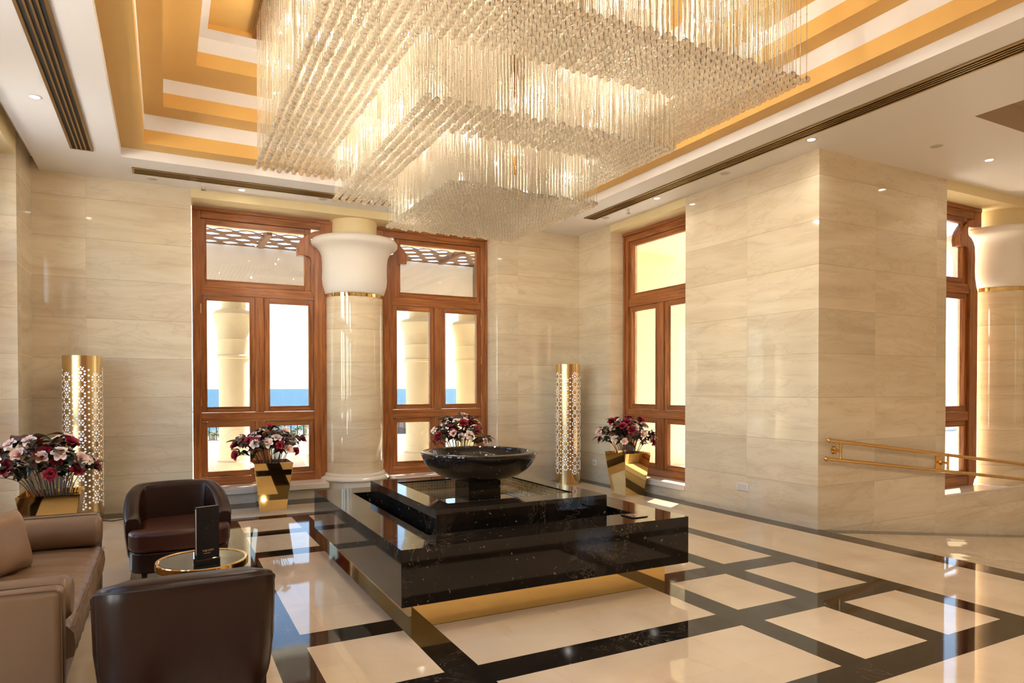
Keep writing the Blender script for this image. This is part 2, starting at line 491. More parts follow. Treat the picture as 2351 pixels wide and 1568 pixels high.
# sills
mb = MB(); mb.box(0.30, 1.94, YB - 0.03, 9.06, 0.125, 0.20); mb.box(2.84, 4.46, YB - 0.03, 9.06, 0.125, 0.20)
struct('trim_5', mb, M['sill'], None, 0.008)
mb = MB(); mb.box(XW - 0.01, XW + 0.26, 6.33, 7.88, 0.125, 0.20); struct('trim_6', mb, M['sill'], None, 0.008)
mb = MB(); mb.box(8.16, 10.40, YP - 0.01, 4.74, 0.165, 0.185); struct('trim_7', mb, M['sill'], None, 0.004)

# ------------------------------------------------------------------ setting: ceiling with stepped coffer
RA = (-0.39, 5.03, 1.70, 7.834); RB = (-0.17, 4.86, 1.98, 7.608); RC = (0.006, 4.67, 2.28, 7.33)
RD = (0.29, 4.40, 2.72, 6.89); RE_ = (0.383, 4.30, 2.90, 6.70)
RQ = (6.476, 9.6, 0.4, 3.291)
mb = MB()
xs = sorted({-1.22, XE + 0.3, RA[0], RA[1], RQ[0], RQ[1], XW + 0.5}); ys = sorted({YR, YB + 0.02, 4.95, RA[2], RA[3], RQ[2], RQ[3]})
def inr(x, y, R): return R[0] < x < R[1] and R[2] < y < R[3]
for i in range(len(xs) - 1):
    for j in range(len(ys) - 1):
        cx, cy = (xs[i] + xs[i + 1]) / 2, (ys[j] + ys[j + 1]) / 2
        if inr(cx, cy, RA) or inr(cx, cy, RQ) or (cx > XW + 0.5 and cy > 4.95): continue
        mb.quad((xs[i], ys[j], H), (xs[i], ys[j + 1], H), (xs[i + 1], ys[j + 1], H), (xs[i + 1], ys[j], H), 0)
mb.quad((-1.22, YR, H), (-1.22, YB, H), (-1.22, YB, 4.0), (-1.22, YR, 4.0), 0)
mb.quad((XL - 0.5, YR, 4.0), (XL - 0.5, YB, 4.0), (-1.21, YB, 4.0), (-1.21, YR, 4.0), 0)
mb.riser(RA, H, 3.965, 0); mb.ring(RA, RB, 3.965, 1)
mb.riser(RB, 3.965, 4.108, 1); mb.riser(RB, 4.108, 4.265, 0); mb.ring(RB, RC, 4.265, 1)
mb.riser(RC, 4.265, 4.404, 1); mb.riser(RC, 4.404, 4.543, 0); mb.ring(RC, RD, 4.543, 1)
mb.riser(RD, 4.543, 4.68, 1); mb.riser(RD, 4.68, 4.823, 0); mb.ring(RD, RE_, 4.823, 0)
mb.riser(RE_, 4.823, 4.875, 1)
mb.quad((RE_[0], RE_[2], 4.875), (RE_[0], RE_[3], 4.875), (RE_[1], RE_[3], 4.875), (RE_[1], RE_[2], 4.875), 1)
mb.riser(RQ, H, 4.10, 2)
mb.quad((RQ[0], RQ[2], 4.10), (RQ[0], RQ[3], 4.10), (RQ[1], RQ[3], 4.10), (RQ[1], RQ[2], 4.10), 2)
mb.recalc = False
struct('ceiling', mb, [M['white'], M['orange'], paint('recess_shaded_white', (.46, .35, .25), .6, .02)])  # recess colour is white paint with its shade mixed in
mb = MB(); mb.box(XL - 0.8, XE + 0.5, YR - 0.4, 4.95, 5.0, 5.1); mb.box(XL - 0.8, XW + 0.6, 4.9, 9.2, 5.0, 5.1)
mb.box(XL - 0.8, XL - 0.5, YR - 0.4, 9.2, ZT - 0.1, 5.0); mb.box(XL - 0.8, XW + 0.6, 9.1, 9.2, ZT - 0.1, 5.0)
mb.box(XW + 0.5, XW + 0.6, 4.9, 9.2, ZT - 0.1, 5.0); mb.box(XW + 0.6, XE + 0.5, 4.9, 4.95, ZT - 0.1, 5.0)
mb.box(XE + 0.3, XE + 0.5, YR - 0.4, 4.9, ZT - 0.1, 5.0); mb.box(XL - 0.8, XE + 0.5, YR - 0.4, YR - 0.3, ZT - 0.1, 5.0)
struct('roof', mb, M['white'])

# ------------------------------------------------------------------ windows
def window(idx, origin, rz, mirror=False, curved=True, full=True, hinges=True, glass='glass'):
    """local x runs from the outer jamb towards the column, y points outdoors"""
    w = empty('window_%d' % idx, origin, rz, kind='structure')
    sx = -1 if mirror else 1
    def U(poly): return [(sx * a, z) for a, z in poly]
    def rect(m, a0, a1, z0, z1, d0, d1, mi):
        a, b = sorted((sx * a0, sx * a1)); m.box(a, b, d0, d1, z0, z1, mi)
    f = MB()
    end = 1.51
    rect(f, 0, .10, .18, 3.74, 0, .10, 0)
    rect(f, .10, 1.60 if curved else end, 3.61, 3.74, 0, .10, 1)
    rect(f, 0, 1.73 if curved else 1.61, 3.70, 3.745, -.03, 0, 1)
    rect(f, 0, .035, .18, 3.70, -.02, 0, 0)
    rect(f, .10, end, 2.645, 2.765, .005, .095, 1)
    rect(f, .10, end, 1.02, 1.135, .005, .095, 1)
    rect(f, .10, end, .18, .305, .005, .095, 1)
    rect(f, .75, .86, .305, 1.02, .01, .09, 0); rect(f, .75, .86, 1.135, 2.645, .01, .09, 0)
    if curved:
        arc = [(1.60, 3.60), (1.521, 3.588), (1.455, 3.557), (1.393, 3.508), (1.335, 3.448), (1.298, 3.385), (1.286, 3.32), (1.300, 3.244), (1.395, 3.244), (1.44, 3.232), (1.465, 3.21), (1.471, 3.18)]
        right = [(1.765, 3.74), (1.765, 3.52), (1.475, 3.495), (1.462, 3.44), (1.475, 3.39), (1.545, 3.355), (1.59, 3.31), (1.618, 3.25), (1.628, 3.10), (1.624, 2.95), (1.632, 2.85), (1.665, 2.73), (1.69, 2.69), (1.69, .285), (1.645, .25), (1.62, .18)]
        poly = [(1.51, .18), (1.51, 2.70), (1.471, 2.765)] + arc[::-1] + [(1.60, 3.74)] + right
        f.prism(U(poly), -.004, .104, 0, 'y')
    else:
        rect(f, end, 1.61, .18, 3.74, 0, .10, 0)
        rect(f, 1.575, 1.61, .18, 3.70, -.02, 0, 0)
    f.build('window_frame', [M['woodv'], M['woodx']], w, None, 0.006, 2)
    def sash(a0, a1, z0, z1, name, rr=None):
        t = .068
        s = MB()
        o0, o1, p0, p1 = a0 - t, a1 + t, z0 - t, z1 + t
        if rr: o1 = rr
        rect(s, o0, a0, p0, p1, .028, .082, 0); rect(s, a1, o1, p0, p1, .028, .082, 0)
        rect(s, a0, a1, p0, z0, .028, .082, 1); rect(s, a0, a1, z1, p1, .028, .082, 1)
        t2 = .013
        rect(s, a0 - t2, a0 + .004, z0, z1, .018, .05, 0); rect(s, a1 - .004, a1 + t2, z0, z1, .018, .05, 0)
        rect(s, a0 - t2, a1 + t2, z0 - t2, z0 + .004, .018, .05, 1); rect(s, a0 - t2, a1 + t2, z1 - .004, z1 + t2, .018, .05, 1)
        so = s.build(name, [M['woodv'], M['woodx']], w, None, 0.004, 1)
        g = MB(); rect(g, a0 - .01, a1 + .01, z0 - .01, z1 + .01, .058, .062, 0)
        g.build('pane', M[glass], so)
    sash(.165, .683, 1.205, 2.575, 'casement'); sash(.93, 1.442, 1.205, 2.575, 'casement')
    sash(.165, .683, .375, .95, 'lower_light'); sash(.93, 1.442, .375, .95, 'lower_light')
    sash(.165, 1.39 if curved else 1.442, 2.835, 3.54, 'top_light', 1.478 if curved else None)
    if hinges:
        for z in (1.28, 1.87, 2.46):
            h = MB(); rect(h, .088, .104, z - .06, z + .06, -.006, .0, 0); h.build('hinge', M['brush'], w)
    return w

YW = 9.056
window(1, (0.32, YW, 0), 0)
window(2, (4.455, YW, 0), 0, True)
window(3, (6.18, 7.887, 0), -PI / 2, False, False, True, False)
window(4, (7.72, 4.735, 0), 0, False, True, True, False)
n = 5
for a, b in LW:
    window(n, (XL - 0.37, a, 0), PI / 2, False, False, True, False, 'clear'); n += 1
for a, b in RW:
    window(n, (b, YR - 0.02, 0), PI, False, False, True, False); n += 1

# ------------------------------------------------------------------ columns
def column(loc, label, foot=True):
    c = empty('column', loc, 0, label, 'column', 'round marble columns with white capitals', 'thing')
    m = MB(); m.lathe([(0.0, 3.77), (0.31, 3.77), (0.31, 3.45), (0, 3.45)], 48); m.build('neck', M['cream'], c, 40)
    prof = [(0.0, 3.50), (0.31, 3.50), (0.50, 3.505), (0.575, 3.495), (0.600, 3.46), (0.598, 3.42), (0.575, 3.392), (0.53, 3.365), (0.487, 3.32), (0.462, 3.26), (0.452, 3.18), (0.450, 3.05), (0.453, 2.95), (0.445, 2.87), (0.425, 2.80), (0.405, 2.745), (0.395, 2.735), (0, 2.735)]
    m = MB(); m.lathe(prof, 64); m.build('capital', M['capital'], c, 50)
    m = MB(); m.lathe([(0, 2.735), (0.402, 2.735), (0.402, 2.69), (0, 2.69)], 64); m.build('brass_ring', M['brass'], c, 40)
    m = MB(); m.lathe([(0, 2.69), (0.393, 2.69), (0.393, 0.29 if foot else 0.186), (0, 0.29 if foot else 0.186)], 64); m.build('shaft', M['wallc'], c, 40)
    if not foot: return c
    m = MB(); m.lathe([(0, .29), (.398, .29), (.410, .283), (.420, .262), (.420, .245), (.445, .238), (.470, .222), (.478, .20), (.470, .185), (.455, .178), (.455, .0), (0, 0)], 64)
    m.build('base', M['sill'], c, 35)
    return c
column((2.388, YW + 0.0, 0), 'round marble column with white bell capital between the two sea-view windows')
column((9.925, 4.80, 0), 'round marble column with white bell capital behind the brass handrail', False)

# ------------------------------------------------------------------ fountain
ft = empty('fountain', (2.30, 4.80, 0), 0, 'square tiered black marble fountain with a bowl on a pedestal', 'fountain')
def troughblock(ax, ay, z0, z1, ix, iy, zf):
    """block with a rectangular well, local coords"""
    m = MB()
    A = (-ax, ax, -ay, ay); B = (-ix, ix, -iy, iy)
    m.ring(A, B, z1, 0, False)
    p = [(-ax, -ay), (ax, -ay), (ax, ay), (-ax, ay)]
    m.add([(x, y, z) for z in (z0, z1) for x, y in p], [(k, (k + 1) % 4, 4 + (k + 1) % 4, 4 + k) for k in range(4)])
    m.riser(B, zf, z1)
    m.add([(-ix, -iy, zf), (ix, -iy, zf), (ix, iy, zf), (-ix, iy, zf)], [(0, 1, 2, 3)])
    m.add([(x, y, z0) for x, y in p], [(3, 2, 1, 0)])
    m.recalc = False
    return m
m = MB(); m.box(-.983, .983, -1.09, 1.09, 0, .18); m.build('plinth', M['brass'], ft)
troughblock(1.089, 1.223, .18, .515, .812, .93, .26).build('outer_basin', M['blackf'], ft, None, 0.004, 2)
troughblock(.695, .775, .26, .638, .527, .578, .52).build('inner_basin', M['blackf'], ft, None, 0.004, 2)
# gold mosaic lining of the upper pool
mo, nt, b, o = newmat('gold_mosaic'); k = N(nt)
t = k.n('ShaderNodeTexCoord'); sp = k.n('ShaderNodeSeparateXYZ'); k.l(t.outputs['Object'], sp.inputs[0])
uu = k.math('ADD', sp.outputs[0], sp.outputs[1]); cb = k.n('ShaderNodeCombineXYZ'); k.l(uu, cb.inputs[0]); k.l(sp.outputs[2], cb.inputs[1])
br = k.n('ShaderNodeTexBrick'); k.l(cb.outputs[0], br.inputs['Vector']); br.offset = 0
br.inputs['Scale'].default_value = 1; br.inputs['Brick Width'].default_value = .026; br.inputs['Row Height'].default_value = .026; br.inputs['Mortar Size'].default_value = .0022
br.inputs['Color1'].default_value = (.62, .46, .22, 1); br.inputs['Color2'].default_value = (.40, .28, .12, 1); br.inputs['Mortar'].default_value = (.75, .68, .5, 1)
k.l(br.outputs['Color'], b.inputs['Base Color']); setp(b, None, .2, .7)
m = MB(); m.riser((-.524, .524, -.575, .575), .52, .625); m.recalc = False
m.build('mosaic_lining', mo, ft)
wm, nt, b, o = newmat('pool_water'); k = N(nt)
setp(b, (0.30, 0.22, 0.12), 0.02, 0, 0.6)
k.l(k.bump(k.noise(k.coord((1, 1, 1)), 6, 2, .5), 0.02, 0.01), b.inputs['Normal'])
m = MB(); m.quad((-.523, -.574, .548), (.523, -.574, .548), (.523, .574, .548), (-.523, .574, .548)); m.build('water', wm, ft)
m = MB(); m.box(-.143, .143, -.09, .19, .52, .70); m.build('pedestal', M['blackf'], ft, None, .003, 1)
m = MB()
bowl = [(0, .685), (.14, .690), (.24, .708), (.33, .742), (.405, .79), (.448, .84), (.468, .885), (.476, .915), (.474, .926), (.462, .931), (.412, .931), (.400, .922), (.392, .90), (.36, .85), (.29, .80), (.16, .772), (0, .765)]
m.lathe(bowl, 72, (0.012, .05, 0)); m.build('bowl', M['blackf'], ft, 30)
pl = empty('plaque', (3.045, 3.765, .5165), 0, 'small dark square plaque lying on the front rim of the black fountain', 'plaque')
m = MB(); m.box(-.07, .07, -.07, .07, 0, .006); m.build('plate', M['blackglass'], pl, None, .002, 1)
m = MB()
for r_ in range(3):
    x = -.05
    while x < .045:
        wd = rnd.uniform(.008, .016); m.box(x, x + wd, -.035 + r_ * .03, -.023 + r_ * .03, .006, .0065); x += wd + .007
m.build('lettering', plain('pale_lettering', (.5, .45, .36), .5), pl)

# ------------------------------------------------------------------ chandelier
ch = empty('chandelier', (2.30, 4.70, 4.80), 0, 'huge tiered chandelier of hanging crystal ball strands above the black fountain', 'chandelier')
T1 = (0.78, 3.82, 2.955, 6.41); T2 = (1.375, 3.22, 3.56, 5.87); T3 = (1.70, 2.895, 4.0, 5.385)
Z1, Z2, Z3 = 3.495, 3.14, 2.82
m = MB(); m.box(-1.53, 1.53, -1.95, 1.95, .0, .05); m.build('canopy_plate', M['plate'], ch, None, .004, 1)
m = MB(); m.box(-1.50, 1.50, -1.92, 1.92, .05, .075); m.build('canopy_frame', M['vent'], ch)
spots = [(x, y) for x in (-1.25, -.42, .42, 1.25) for y in (-1.6, -.8, 0, .8, 1.6)]
sm = MB(); sm.lathe([(.045, 0), (.045, -.02), (.032, -.02), (.032, -.004), (0, -.004)], 16)
sme = sm.mesh('spot_ring', M['brush'], 30)
sb = MB(); sb.disc((0, 0, -.012), .031, 16, 0, True); sbe = sb.mesh('spot_bulb', M['bulb'])
for x, y in spots:
    a = link('spotlight', sme, ch, (x, y, 0)); link('bulb', sbe, a)
SX, SY = 0.066, 0.049
nx = int(round((T1[1] - T1[0]) / SX)); ny = int(round((T1[3] - T1[2]) / SY))
st = []
for i in range(nx + 1):
    x = T1[0] + (T1[1] - T1[0]) * i / nx
    for j in range(ny + 1):
        y = T1[2] + (T1[3] - T1[2]) * (j + (0.5 if i % 2 else 0.0)) / (ny + .5)
        def ins(T): return T[0] - .01 <= x <= T[1] + .01 and T[2] - .01 <= y <= T[3] + .01
        z = Z3 if ins(T3) else Z2 if ins(T2) else Z1
        st.append((x + rnd.uniform(-.003, .003), y + rnd.uniform(-.003, .003), z + rnd.uniform(-.004, .004)))
ex = [(x + SX / 2, y + SY / 4, Z3 + rnd.uniform(-.004, .004)) for x, y, z in st if abs(z - Z3) < .02 and x + SX / 2 < T3[1] + .01]
st += ex
# unit ball (icosphere) and rod templates
bm = bmesh.new(); bmesh.ops.create_icosphere(bm, subdivisions=2, radius=1.0)
bv = np.array([v.co[:] for v in bm.verts]); bf = np.array([[v.index for v in f.verts] for f in bm.faces]); bm.free()
def rod_tmpl(L):
    vs = []; fs = []
    n_ = 4; r = .0024
    for z in (0.0, L):
        for q in range(n_):
            a = 2 * PI * q / n_ + .4; vs.append((r * math.cos(a), r * math.sin(a), z))
    for q in range(n_):
        q2 = (q + 1) % n_; fs += [(q, q2, n_ + q2), (q, n_ + q2, n_ + q)]
    z = .2
    while z < L - .05:
        b0 = len(vs); R = .0065
        vs += [(R, 0, z), (0, R, z), (-R, 0, z), (0, -R, z), (0, 0, z + R), (0, 0, z - R)]
        for q in range(4): fs += [(b0 + q, b0 + (q + 1) % 4, b0 + 4), (b0 + (q + 1) % 4, b0 + q, b0 + 5)]
        z += .23
    return np.array(vs), np.array(fs)
rods = {Z1: rod_tmpl(4.80 - Z1), Z2: rod_tmpl(4.80 - Z2), Z3: rod_tmpl(4.80 - Z3)}
def tmesh(name, V, Fc, mat, smooth):
    me = bpy.data.meshes.new(name)
    me.vertices.add(len(V)); me.vertices.foreach_set('co', np.asarray(V, dtype=np.float32).ravel())
    me.loops.add(len(Fc) * 3); me.loops.foreach_set('vertex_index', np.asarray(Fc, dtype=np.int32).ravel())
    me.polygons.add(len(Fc)); me.polygons.foreach_set('loop_start', np.arange(0, len(Fc) * 3, 3, dtype=np.int32))
    me.materials.append(mat); me.update(calc_edges=True)
    if smooth: me.polygons.foreach_set('use_smooth', np.ones(len(Fc), dtype=bool))
    me.validate(); return me
def lvl(z): return min((Z1, Z2, Z3), key=lambda q: abs(q - z))
vis = []
for q, (x, y, z) in enumerate(st):
    px, py, d = proj((x, y, z))
    if 0 < px < 2351 and 4 < py < 1568: vis.append((d, q))
near = {q for d, q in sorted(vis)[:100]}
RB_ = {Z1: .0232, Z2: .0210, Z3: .0172}
ball_me = {z: tmesh('crystal_ball', bv * RB_[z], bf, M['crystal'], True) for z in RB_}
rod_me = {z: tmesh('strand', *rods[z], M['rod'], False) for z in rods}
O = np.array([2.30, 4.70, 4.80])
bV, bF, rV, rF = [], [], [], []; nb = nr = 0
for q, (x, y, z) in enumerate(st):
    p = np.array([x, y, z])
    if q in near:
        s_ = link('crystal_strand', rod_me[lvl(z)], ch, p - O); link('crystal_ball', ball_me[lvl(z)], s_)
        continue
    bV.append(bv * RB_[lvl(z)] + p - O); bF.append(bf + nb); nb += len(bv)
    v, f = rods[lvl(z)]
    rV.append(v + p - O); rF.append(f + nr); nr += len(v)
bo = link('crystal_balls', tmesh('crystal_balls', np.concatenate(bV), np.concatenate(bF), M['crystal'], True), ch); bo['kind'] = 'stuff'
ro = link('crystal_strands', tmesh('crystal_strands', np.concatenate(rV), np.concatenate(rF), M['rod'], False), ch); ro['kind'] = 'stuff'

# ------------------------------------------------------------------ armchairs
def spline(pts, n):
    out = []
    P = [Vector(p) for p in pts]
    for k in range(len(P) - 1):
        p0, p1, p2, p3 = P[max(k - 1, 0)], P[k], P[k + 1], P[min(k + 2, len(P) - 1)]
        for i in range(n):
            t = i / n
            out.append(0.5 * ((2 * p1) + (p2 - p0) * t + (2 * p0 - 5 * p1 + 4 * p2 - p3) * t * t + (3 * p1 - p0 - 3 * p2 + p3) * t ** 3))
    out.append(P[-1]); return out

def armchair(loc, rz, label):
    c = empty('armchair', loc, rz, label, 'armchair', 'brown leather tub armchairs by the coffee table')
    c.scale = (.90, .95, .975)
    half = [(-.398, -.215, .50), (-.408, -.13, .525), (-.404, .0, .59), (-.380, .16, .658), (-.325, .285, .695), (-.22, .338, .705), (0, .352, .71)]
    pts = half + [(-x, y, z) for x, y, z in half[-2::-1]]
    path = spline(pts, 6)
    n_ = len(path)
    rows = []
    for k, p in enumerate(path):
        t = path[min(k + 1, n_ - 1)] - path[max(k - 1, 0)]; t.z = 0; t.normalize()
        nrm = Vector((-t.y, t.x, 0))       # outward (left of travel)
        zt = p.z; base = Vector((p.x, p.y, 0))
        e = min(k, n_ - 1 - k); th = .115 if e > 1 else .10
        prof = [(-.055, .13), (-.018, .22), (.0, .36), (.006, zt - .07), (.004, zt - .025), (-.006, zt - .006), (-.022, zt), (-th + .03, zt + .002), (-th + .008, zt - .012), (-th, zt - .045), (-th - .004, .45), (-th - .01, .30)]
        rows.append([base + nrm * d + Vector((0, 0, z)) for d, z in prof])
    m = MB(); m.grid(rows)
    np_ = len(rows[0])
    for r_, s_ in ((0, 1), (n_ - 1, -1)):   # close the arm fronts
        b0 = r_ * np_
        m.f.append(tuple(range(b0, b0 + np_))[::s_]); m.m.append(0)
    m.build('shell', M['brown'], c, 50, .012, 3)
    # piping along the outer top edge
    m = MB(); m.tube([r_[4] for r_ in rows], .0045, 6); m.build('piping', M['seam'], c, 60)
    m = MB()
    for s_ in (-1, 1):
        ka = 20 if s_ < 0 else n_ - 21
        m.tube([rows[ka][i] for i in range(0, 5)], .003, 5)
    m.build('back_seam', M['seam'], c, 60)
    # seat cushion (D shape)
    def dshape(w, yf, yb, wf):
        q = [(-w, yb - .12), (-w, -.225), (-wf, -.232), (-wf, yf + .14), (-wf + .03, yf + .06), (-wf + .10, yf + .012), (0, yf - .02), (wf - .10, yf + .012), (wf - .03, yf + .06), (wf, yf + .14), (wf, -.232), (w, -.225), (w, yb - .12), (w - .06, yb - .03), (w - .16, yb), (-w + .16, yb), (-w + .06, yb - .03)]
        return q
    m = MB(); m.prism(dshape(.283, -.415, .245, .385), .268, .425, 0, 'z'); m.build('seat', M['brownseat'], c, 50, .035, 4)
    m = MB(); m.prism(dshape(.345, -.385, .29, .375), .11, .265, 0, 'z'); m.build('seat_base', M['brown'], c, 50, .02, 3)
    for x, y in ((-.27, -.26), (.27, -.26), (-.25, .23), (.25, .23)):
        m = MB(); m.frustum(x, y, 0, .12, .014, .014, .024, .024); m.build('leg', M['legdark'], c)
    return c
armchair((0.085, 5.68, 0), 0.06, 'brown leather tub armchair facing the camera beyond the round gold-rimmed table')
armchair((0.085, 3.19, 0), PI, 'brown leather tub armchair turned away, in front of the round gold-rimmed table')

# ------------------------------------------------------------------ coffee table and menu
tb = empty('coffee_table', (0.186, 4.04, 0), 0, 'low round table with black glass top and gold rim between the two brown armchairs', 'table')
m = MB(); m.lathe([(0, .478), (.222, .478), (.222, .466), (0, .466)], 64); m.build('table_top', M['blackglass'], tb, 40)
m = MB(); m.lathe([(.222, .470), (.222, .480), (.228, .483), (.240, .483), (.243, .478), (.243, .445), (.238, .440), (.224, .440), (.222, .445)], 64, closed=True); m.build('rim', M['gold'], tb, 30)
for a in (-2.55, -.55, 1.0, 2.4):
    x, y = .222 * math.cos(a), .222 * math.sin(a)
    m = MB(); m.box(-.014, .014, -.006, .006, 0.012, .445, 0, Matrix.Translation((x, y, 0)) @ Matrix.Rotation(a + PI / 2, 4, 'Z')); m.build('leg', M['gold'], tb, None, .002, 1)
m = MB(); m.lathe([(.232, .0), (.232, .012), (.208, .012), (.208, 0)], 48, closed=True); m.build('base_ring', M['gold'], tb, 30)

mn = empty('menu_card', (0.207, 3.915, .4785), 0.0, 'black folded menu card with gold lettering standing on the round table', 'menu')
mn.rotation_euler = (0, 0, 0.33)
mblack = black_marble('menu_print', 3.0, .6); mblack.node_tree.nodes['Principled BSDF'].inputs['Roughness'].default_value = .3; mblack.node_tree.nodes['Principled BSDF'].inputs['Specular IOR Level'].default_value = .25
m = MB()
m.box(-.062, .062, -.004, .004, .03, .318); m.build('front_panel', mblack, mn, None, .001, 1)
m = MB(); Mr = Matrix.Translation((.060, .004, 0)) @ Matrix.Rotation(-.22, 4, 'Z') @ Matrix.Translation((-.060, 0, 0))
m.box(-.06, .06, .0, .006, .03, .318, 0, Mr); m.build('back_panel', mblack, mn)
m = MB(); m.box(-.0645, -.062, -.004, .003, .06, .310); m.box(-.062, .06, .0035, .0045, .316, .3195); m.build('page_edge', plain('paper_edge', (.55, .42, .33), .7), mn)
m = MB(); m.box(-.066, .064, -.014, .034, 0, .034); m.build('base', M['blackglass'], mn, None, .002, 1)
def text(body, size, parent, loc, rot, mat, name, ext=.0004, sx=1.0):
    cu = bpy.data.curves.new(name, 'FONT'); cu.body = body; cu.size = size; cu.extrude = ext; cu.align_x = 'CENTER'
    ob = bpy.data.objects.new(name, cu); COL.objects.link(ob)
    dg = bpy.context.evaluated_depsgraph_get()
    me = bpy.data.meshes.new_from_object(ob.evaluated_get(dg)); bpy.data.objects.remove(ob)
    me.materials.clear(); me.materials.append(mat)
    o = link(name, me, parent, loc, rot); o.scale = (sx, 1, 1); return o
M['goldink'] = plain('gold_ink', (.72, .55, .36), .35, .5)
text('THE CITY', .0145, mn, (0, -.0046, .072), (PI / 2, 0, 0), M['goldink'], 'lettering')
m = MB(); m.box(-.024, .012, -.0048, -.0042, .0615, .0635); m.build('underline', M['goldink'], mn)

# ------------------------------------------------------------------ sofa
sf = empty('sofa', (-0.78, 4.14, 0), 0, 'tan leather sofa with bolster arms beside the brown armchairs', 'sofa')
def slab(name, x0, x1, y0, y1, z0, z1, bev, seg=5, mat='tan', sub=None):
    m = MB(); m.box(x0, x1, y0, y1, z0, z1); return m.build(name, M[mat], sf, 60, bev, seg)
slab('base', -.42, .36, -.86, .86, .07, .27, .02, 3)
slab('backrest', -.43, -.20, -.90, .90, .10, .74, .06, 5)
# seat cushion as a soft grid with creases
nu, nv = 14, 60
rows = []
for j in range(nv + 1):
    y = -.80 + 1.60 * j / nv
    row = []
    prof = [(-.22, .30), (.385, .275), (.418, .285), (.425, .33), (.420, .385), (.395, .418), (.34, .434), (.2, .440), (.05, .440), (-.1, .440), (-.22, .436)]
    for a, (x, z) in enumerate(prof):
        wz = 0.0
        if z > .40 or x > .40:
            wz = .006 * math.sin(y * 46 + x * 5 + 2.2 * math.sin(y * 9)) * (1 if abs(y) < .75 else .2)
        row.append((x + (wz if x > .4 else 0), y, z + (wz if z > .4 else 0)))
    rows.append(row)
m = MB(); m.grid(rows)
np_ = len(prof)
m.f += [tuple(range(np_))[::-1], tuple(nv * np_ + i for i in range(np_))]; m.m += [0, 0]
m.build('seat_cushion', M['tan'], sf, 50)
m = MB(); m.tube([(.418, r_[5][1], .412) for r_ in rows], .0028, 5); M['tanpipe'] = leather('tan_piping', (.11, .06, .03), (.14, .075, .04)); m.build('seat_piping', M['tanpipe'], sf, 60)
for s_ in (-1, 1):
    y0, y1 = sorted((s_ * .845, s_ * .955))
    slab('arm', -.43, .395 if s_ > 0 else .40, y0, y1, .05, .625, .035, 5)
    m = MB()
    pf = []
    for i in range(25):
        x = -.22 + (.412 + .22) * i / 24
        r = .098
        e = .412 - x
        if e < .03: r = .098 * math.sqrt(max(0.0, 1 - ((.03 - e) / .03) ** 2)) * .25 + .0735
        pf.append((x, r))
    path = [(x, 0, 0) for x, r in pf]
    m.tube(path, [r for x, r in pf], 24)
    bo_ = m.build('arm_bolster', M['tan'], sf, 50, .006, 2); bo_.location = (0, s_ * .755, .535)
    bo_.scale = (1, 1.0, 1.0)
    for yy in (s_ * .853, s_ * .947):
        m = MB(); m.tube(spline([(-.40, yy, .622), (.0, yy, .623), (.34, yy, .621), (.375, yy, .612), (.391, yy, .58), (.394, yy, .30), (.394, yy, .07)], 4), .0032, 5); m.build('arm_piping', M['tanpipe'], sf, 60)
for x, y in ((-.36, -.86), (.33, -.86), (-.36, .86), (.33, .86)):
    m = MB(); m.box(x - .025, x + .025, y - .025, y + .025, 0, .075); m.build('leg', M['legdark'], sf)
# loose pillow leaning at the back of the seat
rows = []
for i in range(17):
    u = -1 + 2 * i / 16; row = []
    for j in range(17):
        v = -1 + 2 * j / 16
        t = max(0.0, (1 - u ** 4) * (1 - v ** 4)) ** .55
        s_ = 1 - .07 * (1 - abs(v)) * abs(u) ** 2 - 0
        s2 = 1 - .07 * (1 - abs(u)) * abs(v) ** 2
        row.append((.172 * u * s_, .075 * t, .172 * v * s2))
    rows.append(row)
m = MB(); m.grid(rows); m.grid([[(x, -y, z) for x, y, z in r_] for r_ in rows])
pw = m.build('pillow', leather('pale_tan_leather', (.23, .132, .075), (.30, .18, .105), .34), None, 60)
pw.location = (-.80, 4.34, .602); pw.rotation_euler = (math.radians(-14), 0, math.radians(62))
tag(pw, 'square tan leather pillow leaning on the tan sofa seat', 'pillow')

# ------------------------------------------------------------------ floor lamps
def perforation(R, z0, z1):
    """rosettes of small round holes laid on the brass tube"""
    m = MB()
    def hole(a, z, r, n_=9):
        vs = []
        for j in range(n_):
            t = 2 * PI * j / n_ + .3
            aa = a + r * math.cos(t) / R; vs.append(((R + .0012) * math.cos(aa), (R + .0012) * math.sin(aa), z + r * math.sin(t)))
        m.add(vs, [tuple(range(n_))])
    na = 8; da = 2 * PI / na; W_ = R * da; hz = .118
    k = 0; z = z0 + .04
    while z < z1 - .03:
        for c in range(na):
            a = c * da; zz = z + (hz / 2 if c % 2 else 0)
            if zz > z1 - .04: continue
            big = (k + (c // 2)) % 3 == 0
            for q in range(8):
                t = 2 * PI * (q + .5) / 8
                hole(a + .040 * math.cos(t) / R, zz + .040 * math.sin(t), .0112)
            if big: hole(a, zz, .016, 10)
            hole(a, zz + hz / 2, .0095)
            for sx in (-1, 1): hole(a + sx * .026 / R, zz + hz / 2 - .004, .0072, 6)
            for sz in (-1, 1): hole(a + da / 2, zz + sz * hz / 4, .0115, 7)
        z += hz; k += 1
    return m
LR = .188
pm = perforation(LR, .16, 1.66); pm.recalc = True
pme = pm.mesh('perforations', M['lampwhite'])
tm = MB(); tm.lathe([(LR - .006, 0.0), (LR, 0.0), (LR, 1.80), (LR - .006, 1.80), (LR - .012, 1.795), (LR - .012, .02)], 96); tme = tm.mesh('tube', M['brush'], 40)
fm = MB(); fm.lathe([(0, .0), (LR + .012, .0), (LR + .012, .012), (LR, .014), (0, .014)], 64); fme = fm.mesh('foot', M['brush'], 40)
